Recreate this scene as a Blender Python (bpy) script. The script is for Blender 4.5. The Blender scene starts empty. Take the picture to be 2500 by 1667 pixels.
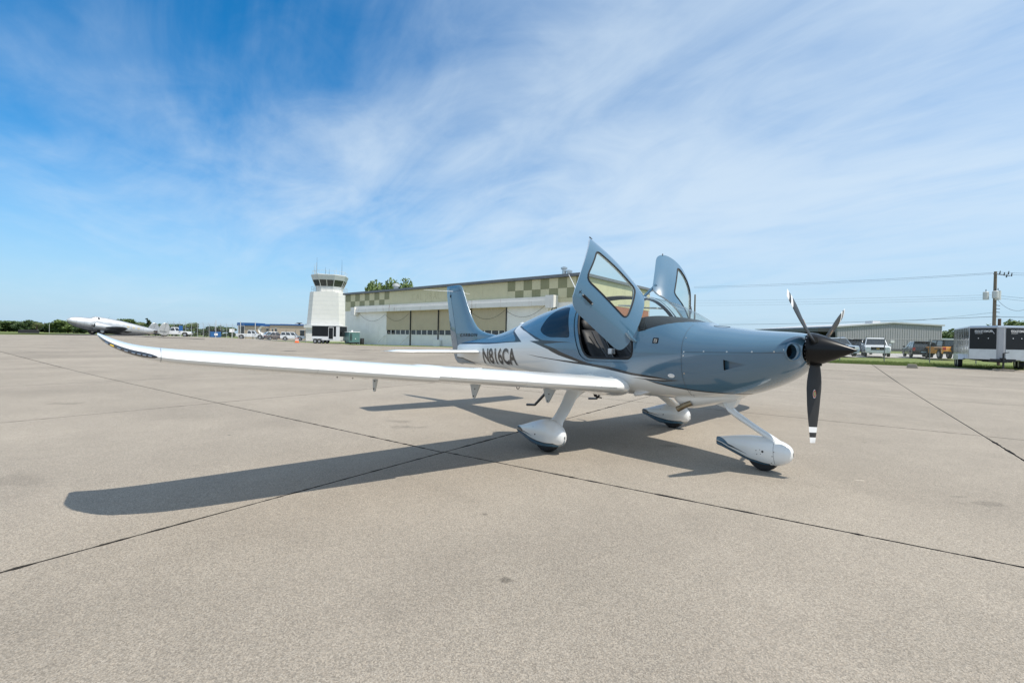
import bpy, bmesh, math, random
import numpy as np
from mathutils import Vector, Matrix, noise as mnoise
random.seed(7)
RNG = np.random.default_rng(7)
sc = bpy.context.scene
COL = sc.collection
rad = math.radians

# ------------------------------------------------------------------ camera
CAM = np.array([1.38254, -5.56655, 1.44398])
RR = np.array([[0.6285782581494351, 0.7774731968157776, 0.02061071602048249],
               [0.017179905243788623, 0.012614093009771753, -0.9997728419562891],
               [-0.7775565730142319, 0.6287895616902333, -0.005427971238663188]])   # right, down, forward
FPX = 1116.545
cd = bpy.data.cameras.new('camera'); cd.lens = FPX / 2500 * 36; cd.sensor_width = 36
cd.clip_start = 0.05; cd.clip_end = 4000
cam = bpy.data.objects.new('camera', cd); COL.objects.link(cam)
m = Matrix(((RR[0][0], -RR[1][0], -RR[2][0], CAM[0]), (RR[0][1], -RR[1][1], -RR[2][1], CAM[1]),
            (RR[0][2], -RR[1][2], -RR[2][2], CAM[2]), (0, 0, 0, 1)))
cam.matrix_world = m
sc.camera = cam

# ------------------------------------------------------------------ light
SUN_EL, SUN_AZ = rad(61.4), rad(17.5)          # azimuth measured from +X towards +Y
SUNV = Vector((math.cos(SUN_EL) * math.cos(SUN_AZ), math.cos(SUN_EL) * math.sin(SUN_AZ), math.sin(SUN_EL)))
ld = bpy.data.lights.new('sun', 'SUN'); ld.energy = 4.7; ld.angle = rad(0.55); ld.color = (1.0, 0.94, 0.84)
sun = bpy.data.objects.new('sun', ld); COL.objects.link(sun)
sun.rotation_euler = (-SUNV).to_track_quat('-Z', 'Y').to_euler()
world = bpy.data.worlds.new('World'); sc.world = world; world.use_nodes = True
sc.view_settings.view_transform = 'Standard'; sc.view_settings.look = 'None'
sc.view_settings.exposure = 0.0; sc.view_settings.gamma = 1.0
def build_world():
    nt = world.node_tree; N = nt.nodes; L = nt.links; N.clear()
    out = N.new('ShaderNodeOutputWorld'); bg = N.new('ShaderNodeBackground'); bg.inputs[1].default_value = 0.098
    sky = N.new('ShaderNodeTexSky'); sky.sky_type = 'NISHITA'; sky.sun_disc = False
    sky.sun_elevation = SUN_EL; sky.sun_rotation = math.pi / 2 - SUN_AZ
    sky.altitude = 100; sky.air_density = 1.0; sky.dust_density = 0.4; sky.ozone_density = 3.0
    hs = N.new('ShaderNodeHueSaturation'); hs.inputs['Hue'].default_value = 0.495; hs.inputs['Saturation'].default_value = 1.42; hs.inputs['Value'].default_value = 1.75
    L.new(sky.outputs[0], hs.inputs['Color'])
    # cirrus: noise on the view direction projected on a flat layer high above
    tc = N.new('ShaderNodeTexCoord'); sep = N.new('ShaderNodeSeparateXYZ'); L.new(tc.outputs['Generated'], sep.inputs[0])
    def mth(op, a, b=None, clamp=False):
        n = N.new('ShaderNodeMath'); n.operation = op; n.use_clamp = clamp
        for i, v in enumerate((a, b)):
            if v is None: continue
            if isinstance(v, (int, float)): n.inputs[i].default_value = v
            else: L.new(v, n.inputs[i])
        return n.outputs[0]
    zz = mth('ADD', mth('MAXIMUM', sep.outputs[2], 0.0), 0.13)
    px = mth('DIVIDE', sep.outputs[0], zz); py = mth('DIVIDE', sep.outputs[1], zz)
    cmb = N.new('ShaderNodeCombineXYZ'); L.new(px, cmb.inputs[0]); L.new(py, cmb.inputs[1])
    def noise(scale, rot, stretch, det, rough, dist=0.0, off=(0, 0, 0)):
        mp = N.new('ShaderNodeMapping'); mp.inputs['Rotation'].default_value[2] = rot
        mp.inputs['Scale'].default_value = (scale, scale * stretch, 1); mp.inputs['Location'].default_value = off
        L.new(cmb.outputs[0], mp.inputs[0])
        t = N.new('ShaderNodeTexNoise'); t.inputs['Scale'].default_value = 1.0
        t.inputs['Detail'].default_value = det; t.inputs['Roughness'].default_value = rough; t.inputs['Distortion'].default_value = dist
        L.new(mp.outputs[0], t.inputs['Vector']); return t.outputs[0]
    big = noise(0.50, rad(80), 1.3, 5, 0.5, 0.4, CLOUD_OFF)
    wisp = noise(0.7, rad(75), 2.2, 9, 0.56, 1.2, (3, 1, 0))
    fine = noise(2.4, rad(80), 1.7, 8, 0.6, 0.8, (9, 4, 0))
    # thin cirrus covers the sky but frays out towards one clear part
    nrm = N.new('ShaderNodeVectorMath'); nrm.operation = 'NORMALIZE'; L.new(tc.outputs['Generated'], nrm.inputs[0])
    sd = N.new('ShaderNodeVectorMath'); sd.operation = 'DOT_PRODUCT'; L.new(nrm.outputs[0], sd.inputs[0]); sd.inputs[1].default_value = SHEET_DIR
    vr = N.new('ShaderNodeMapRange'); vr.interpolation_type = 'SMOOTHSTEP'; vr.inputs[1].default_value = SHEET_LO; vr.inputs[2].default_value = SHEET_HI; L.new(sd.outputs['Value'], vr.inputs[0])
    cl = mth('ADD', mth('MULTIPLY', wisp, 0.50), mth('MULTIPLY', fine, 0.20)); cl = mth('ADD', cl, mth('MULTIPLY', big, 0.55))
    cl = mth('ADD', mth('MULTIPLY', mth('SUBTRACT', cl, 0.625), CLOUD_AMP), vr.outputs[0])
    rmp = N.new('ShaderNodeMapRange'); rmp.interpolation_type = 'SMOOTHSTEP'
    rmp.inputs[1].default_value = CLOUD_LO; rmp.inputs[2].default_value = CLOUD_HI; rmp.inputs[3].default_value = 0.0; rmp.inputs[4].default_value = CLOUD_MAX
    L.new(cl, rmp.inputs[0])
    # low summer haze along the horizon
    hz = N.new('ShaderNodeMapRange'); hz.interpolation_type = 'SMOOTHSTEP'; hz.inputs[1].default_value = 0.34; hz.inputs[2].default_value = -0.03; hz.inputs[3].default_value = 0.0; hz.inputs[4].default_value = 0.88
    L.new(sep.outputs[2], hz.inputs[0])
    hm = N.new('ShaderNodeMix'); hm.data_type = 'RGBA'; L.new(hz.outputs[0], hm.inputs[0]); L.new(hs.outputs[0], hm.inputs[6]); hm.inputs[7].default_value = HAZE_COL
    mix = N.new('ShaderNodeMix'); mix.data_type = 'RGBA'; lowf = N.new('ShaderNodeMapRange'); lowf.interpolation_type = 'SMOOTHSTEP'; lowf.inputs[1].default_value = 0.0; lowf.inputs[2].default_value = 0.26; lowf.inputs[3].default_value = 0.42; lowf.inputs[4].default_value = 1.0; L.new(sep.outputs[2], lowf.inputs[0])
    L.new(mth('MULTIPLY', rmp.outputs[0], lowf.outputs[0]), mix.inputs[0]); L.new(hm.outputs[2], mix.inputs[6])
    mix.inputs[7].default_value = CLOUD_COL
    L.new(mix.outputs[2], bg.inputs[0]); L.new(bg.outputs[0], out.inputs[0])
def _dir(px, py):
    v = np.array([(px - 1250.) / FPX, (py - 833.5) / FPX, 1.]) @ RR; return tuple(v / np.linalg.norm(v))
SHEET_DIR = _dir(-50, 60); SHEET_LO = 1.12; SHEET_HI = 0.58
CLOUD_OFF = (0.75, 0.55, 0); CLOUD_AMP = 2.6; CLOUD_LO = -0.10; CLOUD_HI = 1.35; CLOUD_MAX = 0.82
CLOUD_COL = (7.3, 8.6, 9.8, 1); HAZE_COL = (3.7, 6.0, 8.4, 1)
build_world()

# ------------------------------------------------------------------ helpers
def place(px, py, depth):
    """world point seen at photo pixel (2500x1667) at the given distance along the view axis"""
    d = np.array([(px - 1250.) / FPX, (py - 833.5) / FPX, 1.]) @ RR
    return CAM + d * depth
FWD = np.array([RR[2][0], RR[2][1]]); FWD = FWD / np.linalg.norm(FWD); RGT = np.array([FWD[1], -FWD[0]])
_KP = [-4000, 0, 300, 450, 700, 880, 945, 1100, 2500, 6000]; _KV = [.011, .011, .011, .009, .004, .004, .0055, .011, .011, .011]
def terrain(x, y):
    """height of the ground: flat where the aircraft stands, rising gently further out"""
    v = np.array([x, y]) - CAM[:2]; r = math.hypot(*v); dep = v @ FWD; lat = v @ RGT
    if dep < 1: k = .011 if lat > 0 else .011
    else: k = float(np.interp(1250 + FPX * lat / dep, _KP, _KV))
    q = r - 14
    if q <= 0: return 0.0
    q = q * q / 24 if q < 12 else q - 6
    return k * min(q, 75) if q <= 75 else max(k * 75 - .006 * (q - 75), min(k * 75, -.15))
def ground_at(px, depth):
    """ground point in the direction of photo column px, at the given depth"""
    p = place(px, 830, depth); return Vector((p[0], p[1], terrain(p[0], p[1])))
def depth_of(p): return float(RR[2] @ (np.array(p) - CAM))

def princ(name, col, rough=0.5, metal=0.0, coat=0.0, var=0.0, vscale=3.0, bump=0.0, bscale=40.0, spec=0.5, trans=0.0, coord='Object', alpha=1.0, rvar=0.0):
    mt = bpy.data.materials.new(name); mt.use_nodes = True; nt = mt.node_tree; N = nt.nodes; L = nt.links
    b = N['Principled BSDF']
    b.inputs['Base Color'].default_value = (*col, 1); b.inputs['Roughness'].default_value = rough; b.inputs['Metallic'].default_value = metal
    b.inputs['Coat Weight'].default_value = coat; b.inputs['Coat Roughness'].default_value = 0.03; b.inputs['Coat IOR'].default_value = 1.6
    b.inputs['Specular IOR Level'].default_value = spec; b.inputs['Transmission Weight'].default_value = trans; b.inputs['Alpha'].default_value = alpha
    if var or bump or rvar:
        tc = N.new('ShaderNodeTexCoord')
    if var:
        t = N.new('ShaderNodeTexNoise'); t.inputs['Scale'].default_value = vscale; t.inputs['Detail'].default_value = 6; t.inputs['Roughness'].default_value = 0.6
        L.new(tc.outputs[coord], t.inputs['Vector'])
        r = N.new('ShaderNodeMapRange'); r.inputs[1].default_value = 0.3; r.inputs[2].default_value = 0.7; r.inputs[3].default_value = 1 - var; r.inputs[4].default_value = 1 + var
        L.new(t.outputs[0], r.inputs[0])
        mx = N.new('ShaderNodeVectorMath'); mx.operation = 'SCALE'; mx.inputs[0].default_value = col; L.new(r.outputs[0], mx.inputs['Scale'])
        L.new(mx.outputs[0], b.inputs['Base Color'])
    if rvar:
        t = N.new('ShaderNodeTexNoise'); t.inputs['Scale'].default_value = 6; t.inputs['Detail'].default_value = 5
        L.new(tc.outputs[coord], t.inputs['Vector'])
        r = N.new('ShaderNodeMapRange'); r.inputs[3].default_value = max(0.02, rough - rvar); r.inputs[4].default_value = rough + rvar
        L.new(t.outputs[0], r.inputs[0]); L.new(r.outputs[0], b.inputs['Roughness'])
    if bump:
        t = N.new('ShaderNodeTexNoise'); t.inputs['Scale'].default_value = bscale; t.inputs['Detail'].default_value = 4
        L.new(tc.outputs[coord], t.inputs['Vector'])
        bp = N.new('ShaderNodeBump'); bp.inputs['Strength'].default_value = bump; bp.inputs['Distance'].default_value = 0.02
        L.new(t.outputs[0], bp.inputs['Height']); L.new(bp.outputs[0], b.inputs['Normal'])
    return mt
def glass(name, tint=(0.85, 0.93, 0.90), dens=0.18, rough=0.02):
    """thin sheet glazing: tinted see-through plus Fresnel reflection"""
    mt = bpy.data.materials.new(name); mt.use_nodes = True; nt = mt.node_tree; N = nt.nodes; L = nt.links; N.clear()
    o = N.new('ShaderNodeOutputMaterial'); tr = N.new('ShaderNodeBsdfTransparent'); tr.inputs[0].default_value = (*tint, 1)
    gl = N.new('ShaderNodeBsdfGlossy'); gl.inputs['Roughness'].default_value = rough
    fr = N.new('ShaderNodeFresnel')
    geo = N.new('ShaderNodeNewGeometry'); mr = N.new('ShaderNodeMapRange'); mr.inputs[3].default_value = 1.5; mr.inputs[4].default_value = 1 / 1.5
    L.new(geo.outputs['Backfacing'], mr.inputs[0]); L.new(mr.outputs[0], fr.inputs[0])
    df = N.new('ShaderNodeBsdfDiffuse'); df.inputs[0].default_value = (0.55, 0.6, 0.6, 1)
    m1 = N.new('ShaderNodeMixShader'); m1.inputs[0].default_value = dens; L.new(tr.outputs[0], m1.inputs[1]); L.new(df.outputs[0], m1.inputs[2])
    m2 = N.new('ShaderNodeMixShader'); L.new(fr.outputs[0], m2.inputs[0]); L.new(m1.outputs[0], m2.inputs[1]); L.new(gl.outputs[0], m2.inputs[2])
    L.new(m2.outputs[0], o.inputs[0]); return mt

class MB:
    """collects simple solids into one mesh"""
    def __init__(s): s.v = []; s.f = []; s.mi = []; s.cur = 0
    def add(s, V, F):
        o = len(s.v); s.v += [tuple(map(float, p)) for p in V]; s.f += [tuple(i + o for i in f) for f in F]; s.mi += [s.cur] * len(F); return s
    def box(s, x0, x1, y0, y1, z0, z1):
        V = [(x, y, z) for z in (z0, z1) for y in (y0, y1) for x in (x0, x1)]
        return s.add(V, [(0, 2, 3, 1), (4, 5, 7, 6), (0, 1, 5, 4), (2, 6, 7, 3), (0, 4, 6, 2), (1, 3, 7, 5)])
    def frustum(s, b, t):
        """two rings of points, same count, closed with caps"""
        n = len(b); F = [tuple(range(n))[::-1], tuple(range(n, 2 * n))]
        F += [(i, (i + 1) % n, n + (i + 1) % n, n + i) for i in range(n)]
        return s.add(list(b) + list(t), F)
    def prism_y(s, poly, y0, y1):
        """polygon in (x,z) extruded along y"""
        return s.frustum([(x, y0, z) for x, z in poly], [(x, y1, z) for x, z in poly])
    def tube(s, pts, r, n=8, cap=True):
        pts = [Vector(p) for p in pts]; rs = r if isinstance(r, (list, tuple)) else [r] * len(pts)
        rings = []; up = None
        for i, p in enumerate(pts):
            d = (pts[min(i + 1, len(pts) - 1)] - pts[max(i - 1, 0)]).normalized()
            if up is None:
                up = d.orthogonal().normalized()
            up = (up - d * up.dot(d)).normalized(); w = d.cross(up)
            rings.append([p + (up * math.cos(a) + w * math.sin(a)) * rs[i] for a in [2 * math.pi * k / n for k in range(n)]])
        o = []; [o.extend(q) for q in rings]
        F = [(i * n + k, i * n + (k + 1) % n, (i + 1) * n + (k + 1) % n, (i + 1) * n + k) for i in range(len(pts) - 1) for k in range(n)]
        if cap: F += [tuple(range(n))[::-1], tuple((len(pts) - 1) * n + k for k in range(n))]
        return s.add(o, F)
    def lathe(s, prof, axis='x', n=32, c=(0, 0, 0), close=False):
        """profile of (along, radius) turned round an axis"""
        V = []
        for a, r in prof:
            for k in range(n):
                t = 2 * math.pi * k / n; u, v = r * math.cos(t), r * math.sin(t)
                p = {'x': (a, u, v), 'y': (u, a, v), 'z': (u, v, a)}[axis]
                V.append((p[0] + c[0], p[1] + c[1], p[2] + c[2]))
        m_ = len(prof); F = [(i * n + k, i * n + (k + 1) % n, (i + 1) * n + (k + 1) % n, (i + 1) * n + k) for i in range(m_ - 1) for k in range(n)]
        if close: F += [tuple(range(n))[::-1], tuple((m_ - 1) * n + k for k in range(n))]
        return s.add(V, F)
    def build(s, name, mat, parent=None, smooth=False, bevel=0.0, angle=40):
        me = bpy.data.meshes.new(name); me.from_pydata(s.v, [], s.f); me.validate(); 
        mats = mat if isinstance(mat, (list, tuple)) else [mat]
        for q in mats: me.materials.append(q)
        if len(mats) > 1 and len(me.polygons) == len(s.mi): me.polygons.foreach_set('material_index', s.mi)
        bm = bmesh.new(); bm.from_mesh(me); bmesh.ops.recalc_face_normals(bm, faces=bm.faces); bm.to_mesh(me); bm.free()
        o = bpy.data.objects.new(name, me); COL.objects.link(o)
        if parent: o.parent = parent
        if smooth: shade(o, angle)
        if bevel:
            b = o.modifiers.new('bevel', 'BEVEL'); b.width = bevel; b.segments = 2; b.limit_method = 'ANGLE'; b.angle_limit = rad(35)
            shade(o, 50)
        return o
def shade(o, angle=40):
    me = o.data; me.polygons.foreach_set('use_smooth', [True] * len(me.polygons))
    me.set_sharp_from_angle(angle=rad(angle))
def tag(o, label=None, cat=None, group=None, kind=None):
    if label: o['label'] = label
    if cat: o['category'] = cat
    if group: o['group'] = group
    if kind: o['kind'] = kind
    return o
def thing(name, label, cat, loc=(0, 0, 0), rz=0.0, group=None):
    o = bpy.data.objects.new(name, None); COL.objects.link(o); o.location = loc; o.rotation_euler = (0, 0, rz); o.empty_display_size = 0.3
    return tag(o, label, cat, group)
def copy_tree(o, parent=None, label=None, group=None):
    c = o.copy(); COL.objects.link(c); c.parent = parent
    if label: c['label'] = label
    if group: c['group'] = group
    for ch in list(o.children): copy_tree(ch, c)
    return c
def raw_mesh(name, V, F, mats, parent=None, mi=None, loop_normals=None, smooth=True):
    me = bpy.data.meshes.new(name); me.from_pydata([tuple(map(float, v)) for v in V], [], F)
    for q in (mats if isinstance(mats, (list, tuple)) else [mats]): me.materials.append(q)
    if mi is not None: me.polygons.foreach_set('material_index', mi)
    if smooth: me.polygons.foreach_set('use_smooth', [True] * len(me.polygons))
    if loop_normals is not None: me.normals_split_custom_set([tuple(n) for n in loop_normals])
    me.update(); o = bpy.data.objects.new(name, me); COL.objects.link(o)
    if parent: o.parent = parent
    return o

# ------------------------------------------------------------------ lofted skins cut in parameter space
def pchip(x, y):
    x = np.asarray(x, float); y = np.asarray(y, float); h = np.diff(x); dl = np.diff(y) / h; mm = np.zeros_like(y)
    for i in range(1, len(x) - 1):
        if dl[i - 1] * dl[i] > 0:
            w1 = 2 * h[i] + h[i - 1]; w2 = h[i] + 2 * h[i - 1]; mm[i] = (w1 + w2) / (w1 / dl[i - 1] + w2 / dl[i])
    mm[0] = dl[0]; mm[-1] = dl[-1]
    def ev(q):
        q = min(max(q, x[0]), x[-1]); i = int(min(max(np.searchsorted(x, q, side='right') - 1, 0), len(x) - 2)); t = (q - x[i]) / h[i]
        return (2*t**3 - 3*t*t + 1)*y[i] + (t**3 - 2*t*t + t)*h[i]*mm[i] + (-2*t**3 + 3*t*t)*y[i+1] + (t**3 - t*t)*h[i]*mm[i+1]
    return ev
def rounded(poly, r, n=5):
    out = []; m_ = len(poly)
    for i in range(m_):
        p, a, b = np.array(poly[i], float), np.array(poly[i - 1], float), np.array(poly[(i + 1) % m_], float)
        rr = r[i] if isinstance(r, (list, tuple)) else r
        da, db = a - p, b - p; la, lb = np.linalg.norm(da), np.linalg.norm(db); k = min(rr, la * .48, lb * .48)
        if k < 1e-4: out.append(tuple(p)); continue
        q0, q1 = p + da / la * k, p + db / lb * k
        for t in np.linspace(0, 1, n): out.append(tuple((1-t)**2 * q0 + 2*t*(1-t) * p + t*t * q1))
    return out
def subdiv(poly, step):
    out = []
    for i in range(len(poly)):
        a, b = np.array(poly[i], float), np.array(poly[(i + 1) % len(poly)], float); n = max(1, int(np.ceil(np.linalg.norm(b - a) / step)))
        out += [tuple(a + (b - a) * t / n) for t in range(n)]
    return out
def inside(poly, x, y):
    c = False; n = len(poly); j = n - 1
    for i in range(n):
        xi, yi = poly[i]; xj, yj = poly[j]
        if (yi > y) != (yj > y) and x < (xj - xi) * (y - yi) / (yj - yi) + xi: c = not c
        j = i
    return c
class Loft:
    """half skin of a symmetric body: stations of s, ztop, zbot, half width, z of the widest point, upper and lower exponent"""
    def __init__(s, ST): 
        ST = np.array(ST, float); s.ST = ST; s.ev = [pchip(ST[:, 0], ST[:, k]) for k in range(1, 7)]; s.cache = {}
    def par(s, q):
        q = round(q, 5)
        if q not in s.cache: s.cache[q] = [e(q) for e in s.ev]
        return s.cache[q]
    def P(s, q, u):
        zt, zb, w, zc, pu, pl = s.par(q); u = min(max(u, 0.), 1.); ph = (u - .5) * math.pi
        if ph >= 0: p = pu; z = zc + (zt - zc) * math.sin(ph) ** (2 / p)
        else: p = pl; z = zc - (zc - zb) * math.sin(-ph) ** (2 / p)
        return np.array([-q, -w * max(math.cos(ph), 0) ** (2 / p), z])
    def N(s, q, u):
        e = 1e-3; a = s.P(q + e, u) - s.P(q - e, u); uu = min(max(u, .004), .996); b = s.P(q, uu + .003) - s.P(q, uu - .003)
        n = np.cross(b, a); 
        if u < .003 or u > .997: n[1] = 0
        l = np.linalg.norm(n); return n / l if l > 1e-12 else np.array([0, -1., 0])
    def u_z(s, q, z):
        zt, zb, w, zc, pu, pl = s.par(q)
        if z >= zc: return .5 + math.asin(min(1, (z - zc) / (zt - zc)) ** (pu / 2)) / math.pi
        return .5 - math.asin(min(1, (zc - z) / (zc - zb)) ** (pl / 2)) / math.pi
    def u_y(s, q, y):
        zt, zb, w, zc, pu, pl = s.par(q); return .5 + math.acos(min(1, y / w) ** (pu / 2)) / math.pi
    def su(s, pts):
        """(s, z) points, or (s,'T'/'B') for the spine / keel, to (s,u)"""
        return [(q, 1.03 if z == 'T' else -.03 if z == 'B' else s.u_z(q, z)) for q, z in pts]
    def on(s, q, z, off=0.0):
        u = s.u_z(q, z); return s.P(q, u) + s.N(q, u) * off
    def grid(s, svals, nu):
        bm = bmesh.new(); us = np.linspace(0, 1, nu + 1)
        vv = [[bm.verts.new((a, b, 0)) for b in us] for a in svals]
        for i in range(len(svals) - 1):
            for j in range(nu): bm.faces.new((vv[i][j], vv[i + 1][j], vv[i + 1][j + 1], vv[i][j + 1]))
        return bm
    def cut(s, bm, poly):
        n = len(poly)
        for i in range(n):
            a, b = poly[i], poly[(i + 1) % n]
            x0, x1 = min(a[0], b[0]) - 1e-5, max(a[0], b[0]) + 1e-5; y0, y1 = min(a[1], b[1]) - 1e-5, max(a[1], b[1]) + 1e-5
            fs = []
            for f in bm.faces:
                xs = [v.co.x for v in f.verts]; ys = [v.co.y for v in f.verts]
                if max(xs) >= x0 and min(xs) <= x1 and max(ys) >= y0 and min(ys) <= y1: fs.append(f)
            if not fs: continue
            d = Vector((b[0] - a[0], b[1] - a[1], 0))
            if d.length < 1e-7: continue
            es = list({e for f in fs for e in f.edges}); vs = list({v for f in fs for v in f.verts})
            bmesh.ops.bisect_plane(bm, geom=fs + es + vs, dist=1e-6, plane_co=(a[0], a[1], 0), plane_no=(-d.y, d.x, 0))
    def split(s, bm, regions, paints):
        """returns {region: (list of faces in (s,u), list of material indices)}"""
        out = {}
        for f in bm.faces:
            c = f.calc_center_median(); r = 'skin'
            for nm, poly in regions:
                if inside(poly, c.x, c.y): r = nm
            k = 0
            for idx, poly in paints:
                if inside(poly, c.x, c.y): k = idx
            out.setdefault(r, ([], []))
            out[r][0].append([(v.co.x, v.co.y) for v in f.verts]); out[r][1].append(k)
        return out
    def emit(s, name, data, mats, parent, side=0, thick=0.0, inner=None, xf=None, off=0.0, y0=0.0):
        """side -1 starboard, +1 port, 0 both; thick adds an inner face and a rim; xf is a 4x4 matrix for the starboard piece"""
        V = []; F = []; LN = []; MI = []; 
        for sd in ((-1, 1) if side == 0 else (side,)):
            idx = {}; nr = []
            def vid(q, u):
                key = (round(q, 5), round(u, 5), sd if (0.001 < u < .999 or side) else 0)
                if key not in idx:
                    idx[key] = len(V) ; n = s.N(q, u); p = s.P(q, u) + n * off
                    V.append(p * np.array([1, -sd, 1])); nr.append((len(V) - 1, n * np.array([1, -sd, 1])))
                return idx[key]
            faces = []
            for f in data[0]:
                ids = []
                for q, u in f:
                    k = vid(q, u)
                    if k not in ids: ids.append(k)
                faces.append(ids)
            nd = dict(nr); base = {}
            for ids, mi in zip(faces, data[1]):
                if len(ids) < 3: continue
                ids = ids if sd == 1 else ids[::-1]
                F.append(tuple(ids)); MI.append(mi); LN += [nd[k] for k in ids]
            if thick:
                inn = {}
                for k in nd: V.append(V[k] - nd[k] * thick); inn[k] = len(V) - 1
                ec = {}
                for ids in faces:
                    if len(ids) < 3: continue
                    ids = ids if sd == 1 else ids[::-1]
                    F.append(tuple(inn[k] for k in ids[::-1])); MI.append(inner); LN += [-nd[k] for k in ids[::-1]]
                    for a, b in zip(ids, ids[1:] + ids[:1]): ec[(a, b)] = 1
                for (a, b) in list(ec):
                    if (b, a) not in ec:
                        F.append((b, a, inn[a], inn[b])); MI.append(0)
                        e1 = np.array(V[a]) - np.array(V[b]); e2 = np.array(V[inn[a]]) - np.array(V[b]); n = np.cross(e1, e2); n = n / (np.linalg.norm(n) + 1e-12); LN += [n] * 4
        V = [np.array(v) + np.array([0, y0, 0]) for v in V]
        if xf is not None:
            X = np.array(xf); V = [X[:3, :3] @ v + X[:3, 3] for v in V]; LN = [X[:3, :3] @ n for n in LN]
        return raw_mesh(name, V, F, mats, parent, MI, LN)
    def strip(s, path, width, off=0.0015):
        """thin ribbon on the skin along (s,z) points; returns verts, faces (starboard)"""
        pts = [s.on(q, z, off) for q, z in path]; ns = [s.N(q, s.u_z(q, z)) for q, z in path]; V = []; F = []
        for i, p in enumerate(pts):
            t = pts[min(i + 1, len(pts) - 1)] - pts[max(i - 1, 0)]; w = np.cross(t, ns[i]); w /= np.linalg.norm(w) + 1e-12
            V += [p - w * width / 2, p + w * width / 2]
        F = [(2*i, 2*i + 1, 2*i + 3, 2*i + 2) for i in range(len(pts) - 1)]
        return V, F
def both(V, F):
    """starboard verts and faces plus their port mirror"""
    n = len(V); W = [np.array(v) for v in V] + [np.array(v) * np.array([1, -1, 1]) for v in V]
    return W, list(F) + [tuple(i + n for i in f[::-1]) for f in F]
def text_mesh(body, bold=0.0, shear=0.0, space=1.0):
    cu = bpy.data.curves.new('txt', 'FONT'); cu.body = body; cu.offset = bold; cu.shear = shear; cu.space_character = space; cu.resolution_u = 4
    o = bpy.data.objects.new('txt', cu); COL.objects.link(o); bpy.context.view_layer.update()
    dg = bpy.context.evaluated_depsgraph_get(); me = bpy.data.meshes.new_from_object(o.evaluated_get(dg))
    bm = bmesh.new(); bm.from_mesh(me); bmesh.ops.triangulate(bm, faces=bm.faces)
    for _ in range(6):
        le = [e for e in bm.edges if e.calc_length() > .14]
        if not le: break
        bmesh.ops.subdivide_edges(bm, edges=le, cuts=1); bmesh.ops.triangulate(bm, faces=[f for f in bm.faces if len(f.verts) > 3])
    bm.verts.index_update()
    V = np.array([v.co[:] for v in bm.verts]); F = [tuple(v.index for v in f.verts) for f in bm.faces]; bm.free()
    bpy.data.objects.remove(o); bpy.data.curves.remove(cu); bpy.data.meshes.remove(me)
    lo, hi = V.min(0), V.max(0); V = (V[:, :2] - lo[:2]) / (hi - lo)[:2]
    return V, F          # normalised to the unit square

# ------------------------------------------------------------------ paint and shared materials
M = {}
BLUE = (0.066, 0.150, 0.228)
M['blue'] = princ('paint_blue', BLUE, 0.22, 0.0, 1.0, var=0.02, vscale=2)
M['white'] = princ('paint_white', (0.80, 0.80, 0.78), 0.28, 0.0, 0.9, var=0.015, vscale=2)
M['dark'] = princ('paint_graphite', (0.034, 0.032, 0.031), 0.34, 0.0, 0.35, var=0.05)
M['black'] = princ('satin_black', (0.006, 0.006, 0.007), 0.26, 0.0, 0.0, var=0.1, spec=0.28)
M['blade'] = princ('blade_black', (0.026, 0.027, 0.029), 0.5, 0.0, 0.0, var=0.12, vscale=8, spec=0.35)
M['seam'] = princ('panel_gap', (0.05, 0.07, 0.09), 0.6)
M['rubber'] = princ('rubber', (0.016, 0.016, 0.017), 0.75, var=0.2, vscale=20, bump=0.2, bscale=60)
M['steel'] = princ('steel', (0.55, 0.55, 0.55), 0.3, 1.0, var=0.1, vscale=20)
M['brass'] = princ('exhaust_metal', (0.30, 0.24, 0.16), 0.45, 1.0, var=0.3, vscale=15)
M['leather'] = princ('black_leather', (0.014, 0.014, 0.016), 0.55, 0.0, 0.0, var=0.15, vscale=9, bump=0.15, bscale=120)
M['liner'] = princ('cabin_liner', (0.10, 0.10, 0.105), 0.8, var=0.1)
M['hood'] = princ('glareshield', (0.011, 0.013, 0.016), 0.62, var=0.12, vscale=12, bump=0.1, bscale=200)
M['hole'] = princ('deep_black', (0.004, 0.004, 0.004), 0.9)
M['clear'] = glass('clear_glazing', (0.90, 0.95, 0.93), 0.018)
M['doorglass'] = glass('door_glazing', (0.86, 0.92, 0.86), 0.03)
M['tint'] = princ('tinted_glazing', (0.010, 0.014, 0.018), 0.06, 0.0, 0.2, spec=0.4)
M['silver'] = princ('grey_bracket', (0.55, 0.56, 0.55), 0.45, 0.0, 0.2, var=0.05)
M['lens'] = princ('dark_lens', (0.02, 0.025, 0.035), 0.06, 0.0, 1.0)
M['chrome'] = princ('reflector', (0.42, 0.44, 0.47), 0.22, 1.0)
M['amber'] = princ('amber', (0.75, 0.5, 0.03), 0.3)
M['plainwhite'] = princ('white_mark', (0.8, 0.8, 0.8), 0.45)
M['red'] = princ('decal_red', (0.55, 0.06, 0.04), 0.4)
M['decalgreen'] = princ('decal_olive', (0.35, 0.36, 0.16), 0.4)

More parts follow.
